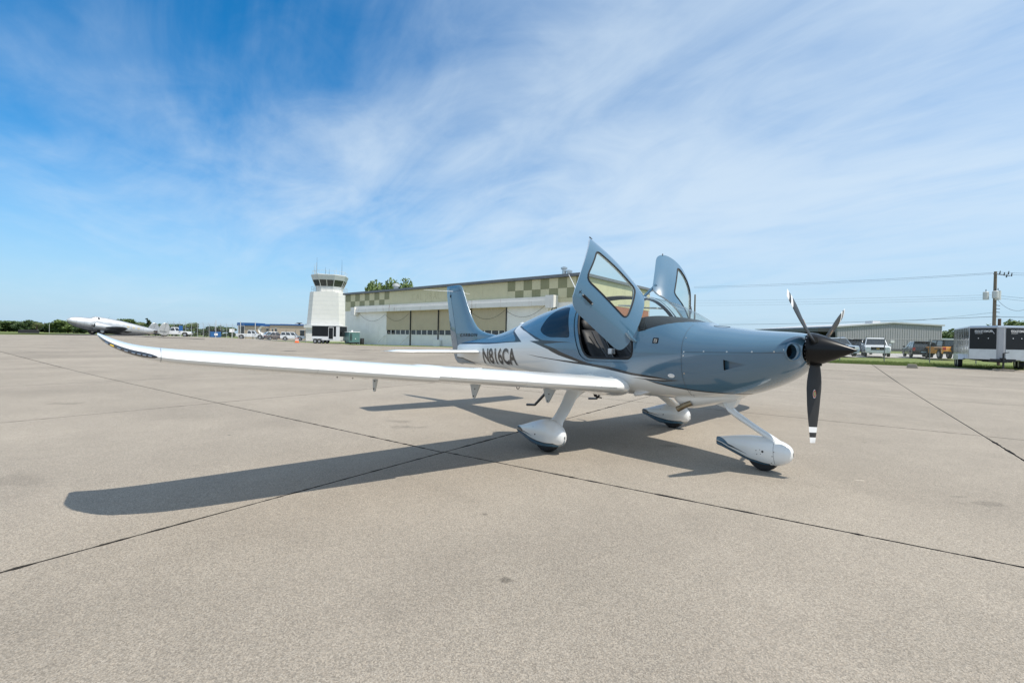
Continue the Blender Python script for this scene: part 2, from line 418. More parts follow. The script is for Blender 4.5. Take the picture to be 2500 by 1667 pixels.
# ================================================================== THE AIRCRAFT
air = thing('light_aircraft', 'blue and white four-seat propeller plane parked with both doors raised', 'airplane')
FUS = Loft([
 [0.415,1.505,1.250,.235,1.385,2.2,2.2],[0.44,1.556,1.190,.330,1.385,2.3,2.2],[0.50,1.572,1.120,.405,1.380,2.3,2.2],[0.60,1.582,1.040,.460,1.37,2.3,2.2],
 [0.75,1.592,0.955,.500,1.35,2.3,2.2],[0.95,1.607,0.870,.535,1.33,2.35,2.2],[1.20,1.640,0.800,.570,1.31,2.4,2.3],[1.45,1.672,0.755,.600,1.30,2.4,2.4],
 [1.60,1.735,0.735,.615,1.30,2.3,2.4],[1.80,1.862,0.720,.630,1.30,2.1,2.5],[2.02,1.965,0.708,.642,1.30,1.95,2.5],[2.31,2.055,0.700,.652,1.30,1.95,2.5],
 [2.60,2.100,0.695,.658,1.30,2.0,2.5],[3.00,2.125,0.690,.660,1.30,2.05,2.5],[3.40,2.105,0.695,.650,1.30,2.05,2.5],[3.95,2.030,0.715,.600,1.29,2.0,2.4],
 [4.38,1.945,0.750,.530,1.28,2.0,2.3],[4.86,1.815,0.795,.440,1.26,2.0,2.2],[5.21,1.705,0.825,.375,1.24,2.0,2.2],[5.57,1.600,0.850,.315,1.22,2.0,2.2],
 [5.93,1.525,0.862,.262,1.20,2.0,2.2],[6.35,1.465,0.870,.205,1.19,2.0,2.2],[6.80,1.420,0.872,.150,1.16,2.0,2.2],[7.10,1.395,0.872,.112,1.14,2.0,2.2],[7.36,1.370,0.875,.070,1.13,2.0,2.2]])
def pl2(pts): return [(q, u * 2.0) for q, u in pts]
def unpl2(pts): return [(q, u / 2.0) for q, u in pts]
# outlines in (s,u)
_door = [(2.19, FUS.u_z(2.19, 1.165)), (3.12, FUS.u_z(3.12, 1.15)), (3.375, FUS.u_z(3.375, 1.75)), (3.515, FUS.u_y(3.515, .06)), (2.45, FUS.u_y(2.45, .05)), (2.235, FUS.u_z(2.235, 1.50))]
door_o = unpl2(subdiv(rounded(pl2(_door), [.19, .20, .28, .36, .13, .3], 8), .12))
_open = [(2.225, FUS.u_z(2.225, 1.215)), (3.065, FUS.u_z(3.065, 1.20)), (3.29, FUS.u_z(3.29, 1.75)), (3.46, FUS.u_y(3.46, .12)), (2.50, FUS.u_y(2.50, .11)), (2.26, FUS.u_z(2.26, 1.50))]
open_o = unpl2(subdiv(rounded(pl2(_open), [.15, .16, .25, .18, .12, .3], 7), .12))
_win = [(2.44, FUS.u_z(2.44, 1.53)), (3.185, FUS.u_z(3.185, 1.545)), (3.30, FUS.u_z(3.30, 1.955)), (2.57, FUS.u_z(2.57, 1.965))]
win_o = unpl2(subdiv(rounded(pl2(_win), [.09, .09, .07, .07], 5), .12))
rear_o = unpl2(rounded(pl2(FUS.su([(3.345,1.475),(3.62,1.953),(3.785,1.962),(3.93,1.935),(4.04,1.864),(4.10,1.75),(4.145,1.60),(4.02,1.53),(3.84,1.482)])), [.07,.04,.05,.06,.06,.06,.05,.05,.06], 4))
wsh_o = FUS.su([(2.185,1.57),(2.10,1.588),(2.04,1.612),(1.955,1.64),(1.87,1.662),(1.775,1.678),(1.683,1.690)]) + [(1.592, FUS.u_y(1.592, .28)), (1.545, FUS.u_y(1.545, .15)), (1.53, 1.03), (2.40, 1.03), (2.39, FUS.u_y(2.39, .2))] + FUS.su([(2.345,1.94),(2.30,1.83),(2.24,1.70)])
naca_o = FUS.su([(.858,1.219),(1.086,1.263),(1.087,1.142)])
T, B = 'T', 'B'
inlet_o = FUS.su([(.476 + .040 * math.cos(a), 1.372 + .078 * math.sin(a)) for a in np.linspace(0, 2 * math.pi, 25)[:-1]])
blue_main = FUS.su([(5.03,T),(4.93,1.68),(4.86,1.645),(4.5,1.556),(4.23,1.485),(4.05,1.405),(3.97,1.355),(3.585,1.25),(3.1,1.135),(2.946,1.11),(2.62,1.08),(2.257,1.025),(1.908,1.0),(1.72,.9885),(2.09,.9705),(1.92,.928),(1.76,.903),(1.626,.888),(1.422,.873),(1.26,.868),(1.086,.866),(.98,.868),(.93,B),(.38,B),(.38,T)])
dark_main = FUS.su([(4.93,1.685),(4.7,1.622),(4.532,1.571),(4.245,1.496),(4.02,1.437),(3.628,1.423),(3.285,1.408),(3.62,1.402),(3.973,1.372),(3.585,1.28),(3.3,1.205),(3.096,1.152),(2.946,1.123),(2.622,1.099),(2.257,1.040),(1.908,1.011),(1.751,.9935),(1.6,.986),(1.75,.984),(1.914,.987),(2.265,1.008),(2.629,1.057),(2.951,1.088),(3.11,1.097),(3.667,1.133),(4.166,1.164),(4.499,1.197),(4.166,1.174),(3.667,1.148),(3.161,1.130),(3.585,1.213),(3.984,1.327),(4.398,1.416),(4.097,1.426),(4.208,1.445),(4.415,1.517),(4.724,1.605),(4.93,1.66)])
dark_spear = FUS.su([(2.295,.973),(2.073,.977),(1.615,.987),(1.825,.956),(2.094,.967)])
dark_low = FUS.su([(2.094,.969),(1.92,.935),(1.76,.911),(1.626,.896),(1.422,.882),(1.26,.876),(1.086,.874),(.96,.877),(.96,.866),(1.086,.862),(1.26,.862),(1.422,.866),(1.626,.880),(1.76,.896),(1.92,.921)])
dark_tail = FUS.su([(5.12,T),(5.069,1.585),(4.96,1.545),(4.851,1.494),(4.666,1.396),(4.916,1.387),(6.178,1.328),(7.5,1.31),(7.5,T)])
blue_tail = FUS.su([(5.17,T),(5.11,1.574),(5.01,1.515),(4.905,1.449),(4.921,1.404),(5.538,1.377),(6.207,1.359),(7.5,1.343),(7.5,T)])
dark_keel = FUS.su([(7.5,1.03),(7.06,1.018),(6.629,.943),(6.307,.911),(6.63,.925),(6.55,B),(7.5,B)])
blue_keel = FUS.su([(7.5,1.0),(7.06,.995),(6.66,.918),(6.60,B),(7.5,B)])
svals = sorted(set([round(v, 4) for v in np.concatenate([np.arange(.415, .60, .0185), np.arange(.60, 1.56, .04), np.arange(1.56, 4.9, .05), np.arange(4.9, 7.36, .08), [7.36]])]))
bm = FUS.grid(svals, 44)
for pol in (door_o, open_o, win_o, rear_o, wsh_o, naca_o, inlet_o): FUS.cut(bm, pol)
for pol in (blue_main, dark_main, dark_spear, dark_low, dark_tail, blue_tail, dark_keel, blue_keel): FUS.cut(bm, subdiv(pol, .25))
FUS.cut(bm, [(1.56, -.01), (1.56, 1.01)])
cowl_o = [(.3, -.1), (1.56, -.1), (1.56, 1.1), (.3, 1.1)]
reg = FUS.split(bm, [('cowl', cowl_o), ('windshield', wsh_o), ('rear', rear_o), ('flange', door_o), ('door', open_o), ('win', win_o), ('naca', naca_o), ('inlet', inlet_o)],
                [(1, blue_main), (2, dark_main), (2, dark_spear), (2, dark_low), (2, dark_tail), (1, blue_tail), (2, dark_keel), (1, blue_keel)])
bm.free()
PM = [M['white'], M['blue'], M['dark'], M['liner']]
fus = FUS.emit('fuselage', reg['skin'], PM, air)
tag(fus, 'blue over white tapering fuselage with graphite swoosh stripes')
cowl = FUS.emit('cowling', reg['cowl'], PM, air)
tag(cowl, 'blue engine cowling with round air inlets')
FUS.emit('windshield', reg['windshield'], [M['clear']], air, off=-.004)
for sd in (-1, 1):
    FUS.emit('rear_side_window', (reg['rear'][0], [0] * len(reg['rear'][1])), [M['tint']], air, side=sd, off=-.003)
# inner liner of the cabin
FUS.emit('door_frame', (reg['flange'][0], [1] * len(reg['flange'][0])), PM, air, off=-.014)
lin = ([], [])
for f, k in zip(*reg['skin']):
    if all(1.62 < q < 4.35 for q, u in f): lin[0].append(f); lin[1].append(0)
FUS.emit('cabin_liner', lin, [M['liner']], air, off=-.035)
def bulkhead(name, q, mat, k=.93, ztop=9.):
    ring = [FUS.P(q, u) for u in np.linspace(0.02, .98, 25)]; ring = ring + [p * np.array([1, -1, 1]) for p in ring[::-1]]
    c = np.array([-q, 0, 1.25]); ring = [c + (p - c) * k for p in ring]; ring = [np.array([p[0], p[1], min(p[2], ztop)]) for p in ring]
    MB().frustum([p - np.array([.02, 0, 0]) for p in ring], [p + np.array([.02, 0, 0]) for p in ring]).build(name, mat, air)
bulkhead('firewall', 1.66, M['hood'], .93, 1.62)
bulkhead('rear_bulkhead', 4.30, M['liner'], .93)
MB().box(-4.28, -1.70, -.40, .40, .87, .90).build('cabin_floor', M['hood'], air)
# door seals round the openings
for sd in (-1, 1):
    pts = [FUS.P(q, u) - FUS.N(q, u) * .020 for q, u in open_o]; pts = [Vector((p[0], -sd * p[1], p[2])) for p in pts]
    MB().tube(pts + [pts[0]], .016, 6, False).build('door_seal', M['rubber'], air, True)
# raised frame round each opening
def offset_poly(poly, d):
    P_ = np.array(pl2(poly)); c = []
    n = len(P_)
    for i in range(n):
        t = P_[(i + 1) % n] - P_[i - 1]; t /= np.linalg.norm(t); c.append(P_[i] + d * np.array([t[1], -t[0]]))
    return unpl2([tuple(p) for p in c])
_do = [p for p in door_o if p[1] < .93]
# doors: swung up and forward about an inclined hinge at the lower front corner
def door_matrix():
    ax = Vector((-0.242, 0.575, 0.782)).normalized(); H = Vector((-2.26, -0.641, 1.42)); t = Vector((0.0458, -0.0699, 0.0959))
    return Matrix.Translation(H + t) @ Matrix.Rotation(rad(70.105), 4, ax) @ Matrix.Translation(-H)
DX = door_matrix(); FL = Matrix.Diagonal((1, -1, 1, 1)); DP = FL @ DX @ FL
for sd, X in ((-1, DX), (1, DP)):
    dd = reg['door'][0] + reg['flange'][0]; dm = (dd, [1] * len(dd))
    dr = FUS.emit('door', dm, PM, air, side=sd, thick=.03, inner=1, xf=X)
    tag(dr, 'raised blue door with large window on the %s side of the cabin' % ('near' if sd < 0 else 'far'))
    FUS.emit('door_window', (reg['win'][0], [0] * len(reg['win'][0])), [M['doorglass']], dr, side=sd, off=-.012, xf=X)
    pts = [X @ Vector((FUS.P(q, u) * np.array([1, -sd, 1]))) for q, u in win_o]
    MB().tube(pts + [pts[0]], .011, 6, False).build('window_seal', M['rubber'], dr, True)
    mk = [X @ Vector(FUS.on(q, z, .002) * np.array([1, -sd, 1])) for q, z in ((3.125, 1.395), (3.125, 1.345))]; MB().tube(mk, .003, 4).build('placard', M['black'], dr)
    mk = [X @ Vector(FUS.on(q, z, .002) * np.array([1, -sd, 1])) for q, z in ((3.14, 1.37), (3.10, 1.37))]; MB().tube(mk, .003, 4).build('placard', M['black'], dr)
    # recessed handle
    hp = [X @ Vector(FUS.on(q, 1.365, -.014) * np.array([1, -sd, 1])) for q in (2.90, 2.93, 2.99, 3.05, 3.08)]
    MB().tube(hp, [.020, .025, .025, .025, .020], 10).build('door_handle', M['black'], dr, True)
    hp2 = [X @ Vector(FUS.on(q, 1.365, .006) * np.array([1, -sd, 1])) for q in (2.935, 2.99, 3.04)]
    MB().tube(hp2, [.008, .013, .008], 8).build('handle_lever', M['hole'], dr, True)
    for q in (2.91, 3.075):
        p = X @ Vector(FUS.on(q, 1.365, .007) * np.array([1, -sd, 1])); n = (X.to_3x3() @ Vector(FUS.N(q, .5) * np.array([1, -sd, 1])))
        MB().tube([p, p + n * .006], .010, 10).build('lock', M['steel'], dr, True)
    q_, u_ = max([p for p in door_o if p[1] > .8], key=lambda p: p[0] + p[1]); tp = FUS.P(q_, u_) * np.array([1, -sd, 1]); MB().tube([X @ Vector(tp + np.array([.02, 0, 0])), X @ Vector(tp + np.array([-.03, 0, 0]))], .009, 6).build('latch_pin', M['dark'], dr, True)
    # hinge bracket and its arm
    h0 = Vector(FUS.on(2.19, 1.44, .0) * np.array([1, -sd, 1])); h1 = X @ Vector(FUS.on(2.33, 1.42, -.01) * np.array([1, -sd, 1]))
    MB().tube([h0, h0.lerp(h1, .5) + Vector((0, sd * .03, .0)), h1], [.02, .026, .03], 8).build('door_hinge', M['blue'], air, True)
    if sd > 0:
        s0 = Vector((-2.62, .12, 2.09)); s1 = X @ Vector(FUS.P(2.60, FUS.u_y(2.60, .10)) * np.array([1, -1, 1])); MB().tube([s0, s1], .022, 8).build('door_strut', M['blue'], air, True)
# NACA vent: triangular recess that deepens aft
for sd in (-1, 1):
    a, b, c = [FUS.on(q, z) for q, z in ((.858,1.219),(1.086,1.263),(1.087,1.142))]; n = FUS.N(1.0, FUS.u_z(1.0, 1.2))
    b2, c2 = b - n * .055, c - n * .055
    V = [p * np.array([1, -sd, 1]) for p in (a, b, c, b2, c2)]
    raw_mesh('vent', V, [(0, 3, 4), (0, 1, 3), (0, 4, 2), (1, 2, 4, 3)], [M['blue'], M['hole']], cowl, [0, 0, 0, 1], smooth=False)
# round cooling inlets
for sd in (-1, 1):
    c = Vector((-.478, sd * .335, 1.372)); ax = Vector((.86, sd * .50, .0)).normalized()
    rot = ax.to_track_quat('X', 'Z').to_matrix()
    mb = MB(); mb.lathe([(-.03, .100), (.010, .097), (.026, .092), (.030, .086), (.022, .080), (-.03, .078), (-.12, .076)], 'x', 32); mb.v = [tuple(rot @ Vector(p) + c) for p in mb.v]
    lip = mb.build('air_inlet', M['blue'], cowl, True, angle=80)
    mb = MB(); mb.lathe([(-.09, .0005), (-.09, .080)], 'x', 32); mb.v = [tuple(rot @ Vector(p) + c) for p in mb.v]; mb.build('inlet_throat', M['hole'], lip)
# panel gaps on the cowling and screws beside them
mb = MB()
for path in ([(1.56, z) for z in np.linspace(.78, 1.69, 26)], [(q, 1.33 + (1.55 - q) * .028) for q in np.linspace(.50, 1.55, 26)]):
    V, F = FUS.strip(path, .005, .0012)
    for sg in (1, -1): MB().add([np.array(v) * np.array([1, sg, 1]) for v in V], F).build('panel_gap', M['seam'], cowl)
mb = MB()
for q, z in [(1.53, 1.335), (1.30, 1.347), (1.05, 1.352), (.80, 1.36), (.60, 1.368), (1.535, 1.29), (1.535, 1.08), (1.535, 1.50), (1.535, .86), (1.535, .81), (.52, 1.39)]:
    for sd in (-1, 1):
        p = Vector(FUS.on(q, z) * np.array([1, -sd, 1])); n = Vector(FUS.N(q, FUS.u_z(q, z)) * np.array([1, -sd, 1])); MB().tube([p, p + n * .003], .009, 10).build('fastener', M['steel'], cowl)
p = FUS.on(1.35, 1.665 if False else 1.64, .0)
mb = MB()
for sd in (-1,):
    mb.tube([Vector(FUS.P(1.30 + .09 * math.cos(a), .93 + .04 * math.sin(a)) + FUS.N(1.30, .93) * .001) for a in np.linspace(0, 2 * math.pi, 25)], .0025, 4, False)
mb.build('oil_door_gap', M['seam'], cowl)
for sd in (-1, 1):
    p = FUS.on(1.698, 1.043, .0) * np.array([1, -sd, 1]); n = FUS.N(1.698, FUS.u_z(1.698, 1.043)) * np.array([1, -sd, 1])
    mb = MB(); ring = [Vector(FUS.on(1.698 + .042 * math.cos(a), 1.043 + .024 * math.sin(a), .002) * np.array([1, -sd, 1])) for a in np.linspace(0, 2 * math.pi, 17)[:-1]]
    mb.frustum(ring, [r + Vector(n) * .008 for r in ring]); mb.build('vent_cover', M['plainwhite'], air)
# badge on the side
for sd in (-1, 1):
    def bd(q0, q1, z0, z1, off):
        pol = rounded([(q0, z0), (q1, z0), (q1, z1), (q0, z1)], .012, 4); return [FUS.on(q, z, off) * np.array([1, -sd, 1]) for q, z in pol]
    r = bd(1.87, 1.95, 1.425, 1.495, .002); bo = raw_mesh('badge', r, [tuple(range(len(r)))], M['black'], air, smooth=False)
    mk = MB()
    for (q0, z0, q1, z1) in ((1.893, 1.44, 1.928, 1.48), (1.893, 1.455, 1.912, 1.48), (1.91, 1.44, 1.928, 1.462), (1.893, 1.48, 1.893, 1.44), (1.928, 1.44, 1.928, 1.48), (1.893, 1.44, 1.91, 1.432), (1.928, 1.44, 1.91, 1.432)):
        mk.tube([Vector(FUS.on(q0, z0, .004) * np.array([1, -sd, 1])), Vector(FUS.on(q1, z1, .004) * np.array([1, -sd, 1]))], .0022, 4)
    mk.build('badge_emblem', M['silver'], bo)
# registration and name
def wrap_text(body, name, q0, q1, z0a, z0b, z1a, z1b, mat, parent, side, bold, off, surf, dq=0, dz=0, shear=0, space=1.0):
    V, F = text_mesh(body, bold, shear, space); W = []
    for x, y in V:
        if side > 0: x = 1 - x
        q = q0 + (q1 - q0) * x + dq; lo = z0a + (z0b - z0a) * x; hi = z1a + (z1b - z1a) * x; z = lo + (hi - lo) * y + dz
        W.append(surf(q, z, off) * np.array([1, -side, 1]))
    return raw_mesh(name, W, F, mat, parent, smooth=False)
M['regshadow'] = princ('reg_outline', (0.30, 0.31, 0.32), 0.4, 0, .6)
for sd in (-1, 1):
    wrap_text('N816CA', 'registration_outline', 6.155, 4.855, .943, .982, 1.252, 1.288, M['regshadow'], air, sd, .042, .0015, FUS.on, dq=-.016, dz=-.012)
    wrap_text('N816CA', 'registration_gap', 6.155, 4.855, .943, .982, 1.252, 1.288, M['white'], air, sd, .047, .0022, FUS.on, dq=-.006, dz=-.004)
    r_ = wrap_text('N816CA', 'registration_letters', 6.155, 4.855, .943, .982, 1.252, 1.288, M['dark'], air, sd, .034, .003, FUS.on)
    tag(r_, 'dark registration letters N816CA on the rear fuselage')

# ---- lifting surfaces
def airfoil(n=22, camber=.02, cp=.4):
    """closed loop of (x,z) from the trailing edge over the top to the nose and back below, unit chord and unit thickness"""
    xs = .5 * (1 - np.cos(np.linspace(0, math.pi, n)))
    th = 5 * (.2969 * np.sqrt(xs) - .1260 * xs - .3516 * xs**2 + .2843 * xs**3 - .1036 * xs**4)
    return xs, th, np.where(xs < cp, camber / cp**2 * (2*cp*xs - xs**2), camber / (1 - cp)**2 * ((1 - 2*cp) + 2*cp*xs - xs**2))
AX, ATH, ACM = airfoil()
def sect(y, sle, ste, zle, thick, inc=.03, camber=1.0):
    """ring of points of a wing section at span y (starboard is negative y)"""
    c = ste - sle; up = [(AX[i], ACM[i] * camber + ATH[i] * thick) for i in range(len(AX))][::-1]; lo = [(AX[i], ACM[i] * camber - ATH[i] * thick) for i in range(1, len(AX))]
    return [np.array([-(sle + c * x), y, zle + c * z - inc * c * x]) for x, z in up + lo]
_WY = [.40, .62, .80, 1.2, 2.2, 3.4, 4.54, 5.15, 5.42, 5.60, 5.72, 5.79, 5.825]
_WL = [2.42, 2.30, 2.275, 2.305, 2.37, 2.45, 2.525, 2.585, 2.67, 2.79, 2.94, 3.06, 3.17]
_WT = [4.05, 3.80, 3.69, 3.675, 3.645, 3.595, 3.535, 3.505, 3.50, 3.505, 3.52, 3.53, 3.50]
_WZ = [.815, .835, .852, .886, .974, 1.078, 1.183, 1.240, 1.268, 1.302, 1.348, 1.392, 1.425]
_WK = [.21, .19, .163, .152, .148, .143, .138, .130, .125, .12, .115, .10, .04]
WL, WT, WZ, WK = [pchip(_WY, v) for v in (_WL, _WT, _WZ, _WK)]
def wing_ring(y, side, grow=0.0):
    droop = 1.0 if y > 3.36 else 0.0
    r = sect(-y, WL(y) - .028 * droop, WT(y), WZ(y) - .010 * droop, WK(y))
    return [p * np.array([1, -side, 1]) for p in r]
wys = np.concatenate([np.linspace(.40, .80, 7), np.linspace(.9, 3.355, 14), [3.365], np.linspace(3.5, 5.15, 9), np.linspace(5.2, 5.825, 16)])
NP = len(AX) * 2 - 1
for sd in (-1, 1):
    V = []; [V.extend(wing_ring(y, sd)) for y in wys]; n = NP
    F = []
    for i in range(len(wys) - 1):
        for k in range(n - 1):
            q = (i*n + k, i*n + k + 1, (i+1)*n + k + 1, (i+1)*n + k); F.append(q if sd < 0 else q[::-1])
        q = (i*n + n - 1, i*n, (i+1)*n, (i+1)*n + n - 1); F.append(q if sd < 0 else q[::-1])
    F.append(tuple(range((len(wys) - 1) * n, len(wys) * n)))
    w = raw_mesh('wing', V, F, M['white'], air); bmx = bmesh.new(); bmx.from_mesh(w.data); bmesh.ops.recalc_face_normals(bmx, faces=bmx.faces); bmx.to_mesh(w.data); bmx.free(); shade(w, 35)
    tag(w, 'long white %s wing curling up at its tip' % ('near' if sd < 0 else 'far'))
    def wp(y, x, up, off=0.0):
        """point on the wing skin at chord fraction x, upper (1) or lower (-1) side"""
        d = 1.0 if y > 3.36 else 0.0; sl, st = WL(y) - .028 * d, WT(y); c = st - sl
        th = np.interp(x, AX, ATH) * WK(y); cm = np.interp(x, AX, ACM)
        return np.array([-(sl + c * x), sd * y, WZ(y) - .010 * d + c * (cm + up * th) - .03 * c * x + up * off])
    # position and landing light strip wrapped round the tip's leading edge
    ys = np.linspace(5.48, 5.815, 22); V = []; fr = [.014, .008, .003, .0004, .0004, .005, .012, .022]
    for y in ys:
        e = min(1.0, (y - 5.475) / .08) * (1 if y < 5.72 else 1.0); row = []
        for j, x in enumerate(fr):
            up = 1 if j < 4 else -1; xx = x * max(e, .05) * 1.0 ; p = wp(y, xx, up); row.append(p + np.array([.006, sd * .002, up * .002]))
        V += row
    F = []
    for i in range(len(ys) - 1):
        for k in range(7):
            q = (i*8 + k, i*8 + k + 1, (i+1)*8 + k + 1, (i+1)*8 + k); F.append(q if sd > 0 else q[::-1])
    lens = raw_mesh('wingtip_light', V, F, M['lens'], w); tag(lens, 'dark curved lens of the wingtip light')
    for k, y in enumerate((5.52, 5.55, 5.58, 5.61, 5.65, 5.69, 5.73, 5.76)):
        p0, p1 = [wp(yy, .002, 1) + np.array([.0075, 0, -.007]) for yy in (y - .010, y + .010)]
        MB().tube([Vector(p0), Vector(p1)], .0055, 8).build('lamp', M['amber'] if k == 6 else M['chrome'], lens, True)
    # tip joint, fuel cap, stall strips, aileron and flap gaps
    mb = MB(); r = wing_ring(5.46, sd); c = sum(r) / len(r); r2 = [c + (p - c) * 1.0025 for p in r]; r3 = [p + np.array([0, sd * .003, 0]) for p in r2]
    mb.add(r2 + r3, [(k, k + 1, NP + k + 1, NP + k) for k in range(NP - 1)]); mb.build('tip_joint', M['seam'], w)
    for y0, y1 in ((.88, 1.16), (3.05, 3.22)):
        mb = MB(); A_ = [wp(y, x, s_, .0) for y in (y0, y1) for x, s_ in ((.003, 1), (.0, 1), (.003, -1))]
        nose = [wp(y, 0, 1) + np.array([.007, 0, -.003]) for y in (y0, y1)]
        mb.add([A_[0], nose[0], A_[2], A_[3], nose[1], A_[5]], [(0, 1, 4, 3), (1, 2, 5, 4), (0, 2, 1), (3, 4, 5)]); mb.build('stall_strip', M['silver'], w)
    mb = MB()
    for y0, y1 in ((.85, 3.30), (3.34, 5.1)):
        for up in (1, -1):
            a = [wp(y, .74, up, .0012) for y in np.linspace(y0, y1, 8)]; b = [wp(y, .748, up, .0012) for y in np.linspace(y0, y1, 8)]
            mb.add(a + b, [(i, i + 1, 9 + i, 8 + i) for i in range(7)])
    mb.build('control_surface_gap', M['seam'], w)
    for y_ in (1.25, 2.30, 3.362, 4.45):      # skin joints run chordwise round the section
        r = wing_ring(y_, sd); cc = sum(r) / len(r); r2 = [cc + (p - cc) * 1.0015 for p in r]; MB().add(r2 + [p + np.array([0, sd * .004, 0]) for p in r2], [(k, k + 1, NP + k + 1, NP + k) for k in range(NP - 1)]).build('skin_joint', M['silver'], w)
    for y_, x_ in ((1.5, .30), (2.6, .35), (3.9, .35), (4.8, .4), (2.0, .55), (3.2, .55)):      # round access plates below
        p = wp(y_, x_, -1, .0); MB().tube([Vector(p) + Vector((0, 0, .004)), Vector(p) - Vector((0, 0, .003))], .06, 18).build('access_plate', M['silver'], w)
    pc = wp(2.75, .22, 1); MB().lathe([(-.004, .045), (.006, .045), (.008, .038), (.008, .001)], 'z', 18, tuple(pc)).build('fuel_cap', M['silver'], w)
    # flap and aileron hinge brackets below the trailing edge
    for y, s0, zt, zb, wd in ((1.10, 3.28, .76, .555, .26), (2.36, 3.28, .90, .70, .24), (3.64, 3.28, 1.05, .855, .15)):
        wd2 = wd / 2; poly = rounded([(-(s0 - wd2), zt), (-(s0 + wd2), zt), (-(s0 + .05), zb), (-(s0 + .01), zb)], [.01, .01, .02, .02], 4)
        b = MB().prism_y(poly, sd * y - .008, sd * y + .008).build('hinge_bracket', M['silver'], w, bevel=.003)
        for q, zz in ((s0 + .025, zb + .03), (s0 - .0, zt - .08)):
            MB().tube([(-q, sd * y - .013, zz), (-q, sd * y + .013, zz)], .008, 8).build('bolt', M['hole'], b)
    pr = wp(1.80, .60, -1); ring = [Vector(pr) + Vector((0, .024 * math.cos(a), -.035 + .024 * math.sin(a))) for a in np.linspace(0, 2 * math.pi, 15)]
    MB().tube(ring, .006, 6, False).build('tie_down_ring', M['dark'], w, True)
    for y in (3.86, 4.02):
        p = Vector(wp(y, .8, -1)); MB().tube([p + Vector((0, 0, .01)), p - Vector((0, 0, .065))], [.012, .006], 6).build('fuel_drain', M['dark'], w)
# tailplane
for sd in (-1, 1):
    ys = [.0, .12, .2, .5, 1.0, 1.5, 1.85, 1.93, 1.965]; V = []
    for y in ys:
        e = max(0, (y - 1.85) / .115); le = 6.26 + .24 * (y / 1.965) + .10 * e * e; te = 7.11 + .02 * (y / 1.965) - .02 * e
        V += [p * np.array([1, -sd, 1]) for p in sect(-y, le, te, 1.165, .105 * (1 - .75 * e), 0, 0)]
    F = []
    for i in range(len(ys) - 1):
        for k in range(NP): q = (i*NP + k, i*NP + (k + 1) % NP, (i+1)*NP + (k + 1) % NP, (i+1)*NP + k); F.append(q if sd < 0 else q[::-1])
    F.append(tuple(range((len(ys) - 1) * NP, len(ys) * NP)))
    st = raw_mesh('tailplane', V, F, M['white'], air); bmx = bmesh.new(); bmx.from_mesh(st.data); bmesh.ops.recalc_face_normals(bmx, faces=bmx.faces); bmx.to_mesh(st.data); bmx.free(); shade(st, 35)
    mb = MB()
    for sgn in (1, -1):
        mb.add([(-6.93, sd * .15, 1.165 + sgn * .036), (-6.94, sd * .15, 1.165 + sgn * .0355), (-6.98, sd * 1.85, 1.165 + sgn * .0165), (-6.99, sd * 1.85, 1.165 + sgn * .016)], [(0, 1, 3, 2)])
    mb.build('elevator_gap', M['seam'], st)
# fin and rudder
def fin_rings(zs, le, te, tk, front=True):
    V = []
    for z in zs:
        a, b, t = le(z), te(z), tk(z)
        for s_, f in FPROF: V.append(np.array([-(a + (b - a) * s_), -f * t, z]))
        for s_, f in FPROF[::-1][0 if front else 1:]: V.append(np.array([-(a + (b - a) * s_), f * t, z]))
    return V
FLE = pchip([1.28, 1.48, 1.52, 1.56, 1.64, 1.80, 1.99, 2.30, 2.56, 2.60, 2.625, 2.64], [5.4, 5.75, 6.02, 6.35, 6.62, 6.82, 6.96, 7.145, 7.30, 7.335, 7.38, 7.47])
FHG = lambda z: 7.27 + (z - 1.01) * (7.76 - 7.27) / (2.47 - 1.01)
FTE = pchip([.865, .875, .90, .97, 1.15, 1.48, 2.0, 2.60, 2.64], [7.30, 7.38, 7.46, 7.55, 7.645, 7.75, 7.865, 7.975, 7.965])
FTK = pchip([.86, 1.3, 1.5, 1.7, 2.0, 2.5, 2.60, 2.64], [.03, .075, .075, .065, .055, .045, .038, .012])
def loop_mesh(name, rings, mat, parent, angle=40):
    n = len(rings[0]); V = [p for r in rings for p in r]; F = []
    for i in range(len(rings) - 1):
        for k in range(n): F.append((i*n + k, i*n + (k+1) % n, (i+1)*n + (k+1) % n, (i+1)*n + k))
    F += [tuple(range(n)), tuple(range((len(rings) - 1) * n, len(rings) * n))]
    o = raw_mesh(name, V, F, mat, parent); b = bmesh.new(); b.from_mesh(o.data); bmesh.ops.recalc_face_normals(b, faces=b.faces); b.to_mesh(o.data); b.free(); shade(o, angle); return o
fx = [0, .01, .03, .07, .14, .25, .4, .6, .8, 1.0]; ff = [0, .24, .42, .60, .78, .92, 1.0, .97, .88, .78]
rings = []
for z in [1.28, 1.36, 1.44, 1.48, 1.50, 1.52, 1.54, 1.56, 1.6, 1.64, 1.70, 1.80, 1.9, 1.99, 2.15, 2.3, 2.45, 2.56, 2.595, 2.615, 2.63, 2.64]:
    a, b, t = FLE(z), FHG(z) - .006, FTK(z); rings.append([np.array([-(a + (b - a) * x), -f * t, z]) for x, f in zip(fx, ff)] + [np.array([-(a + (b - a) * x), f * t, z]) for x, f in list(zip(fx, ff))[:0:-1]])
fin = loop_mesh('fin', rings, M['blue'], air, 50); tag(fin, 'tall swept blue tail fin')
rings = []
for z in [.866, .875, .90, .97, 1.15, 1.3, 1.5, 1.8, 2.1, 2.4, 2.56, 2.60, 2.625, 2.64]:
    a, b, t = FHG(z) + .006, FTE(z), FTK(z); rings.append([np.array([-(a + (b - a) * x), -f * t * .78, z]) for x, f in ((0, 1), (.5, .62), (1, .06))] + [np.array([-(a + (b - a) * x), f * t * .78, z]) for x, f in ((1, .06), (.5, .62), (0, 1))])
rud = loop_mesh('rudder', rings, M['blue'], air, 30)
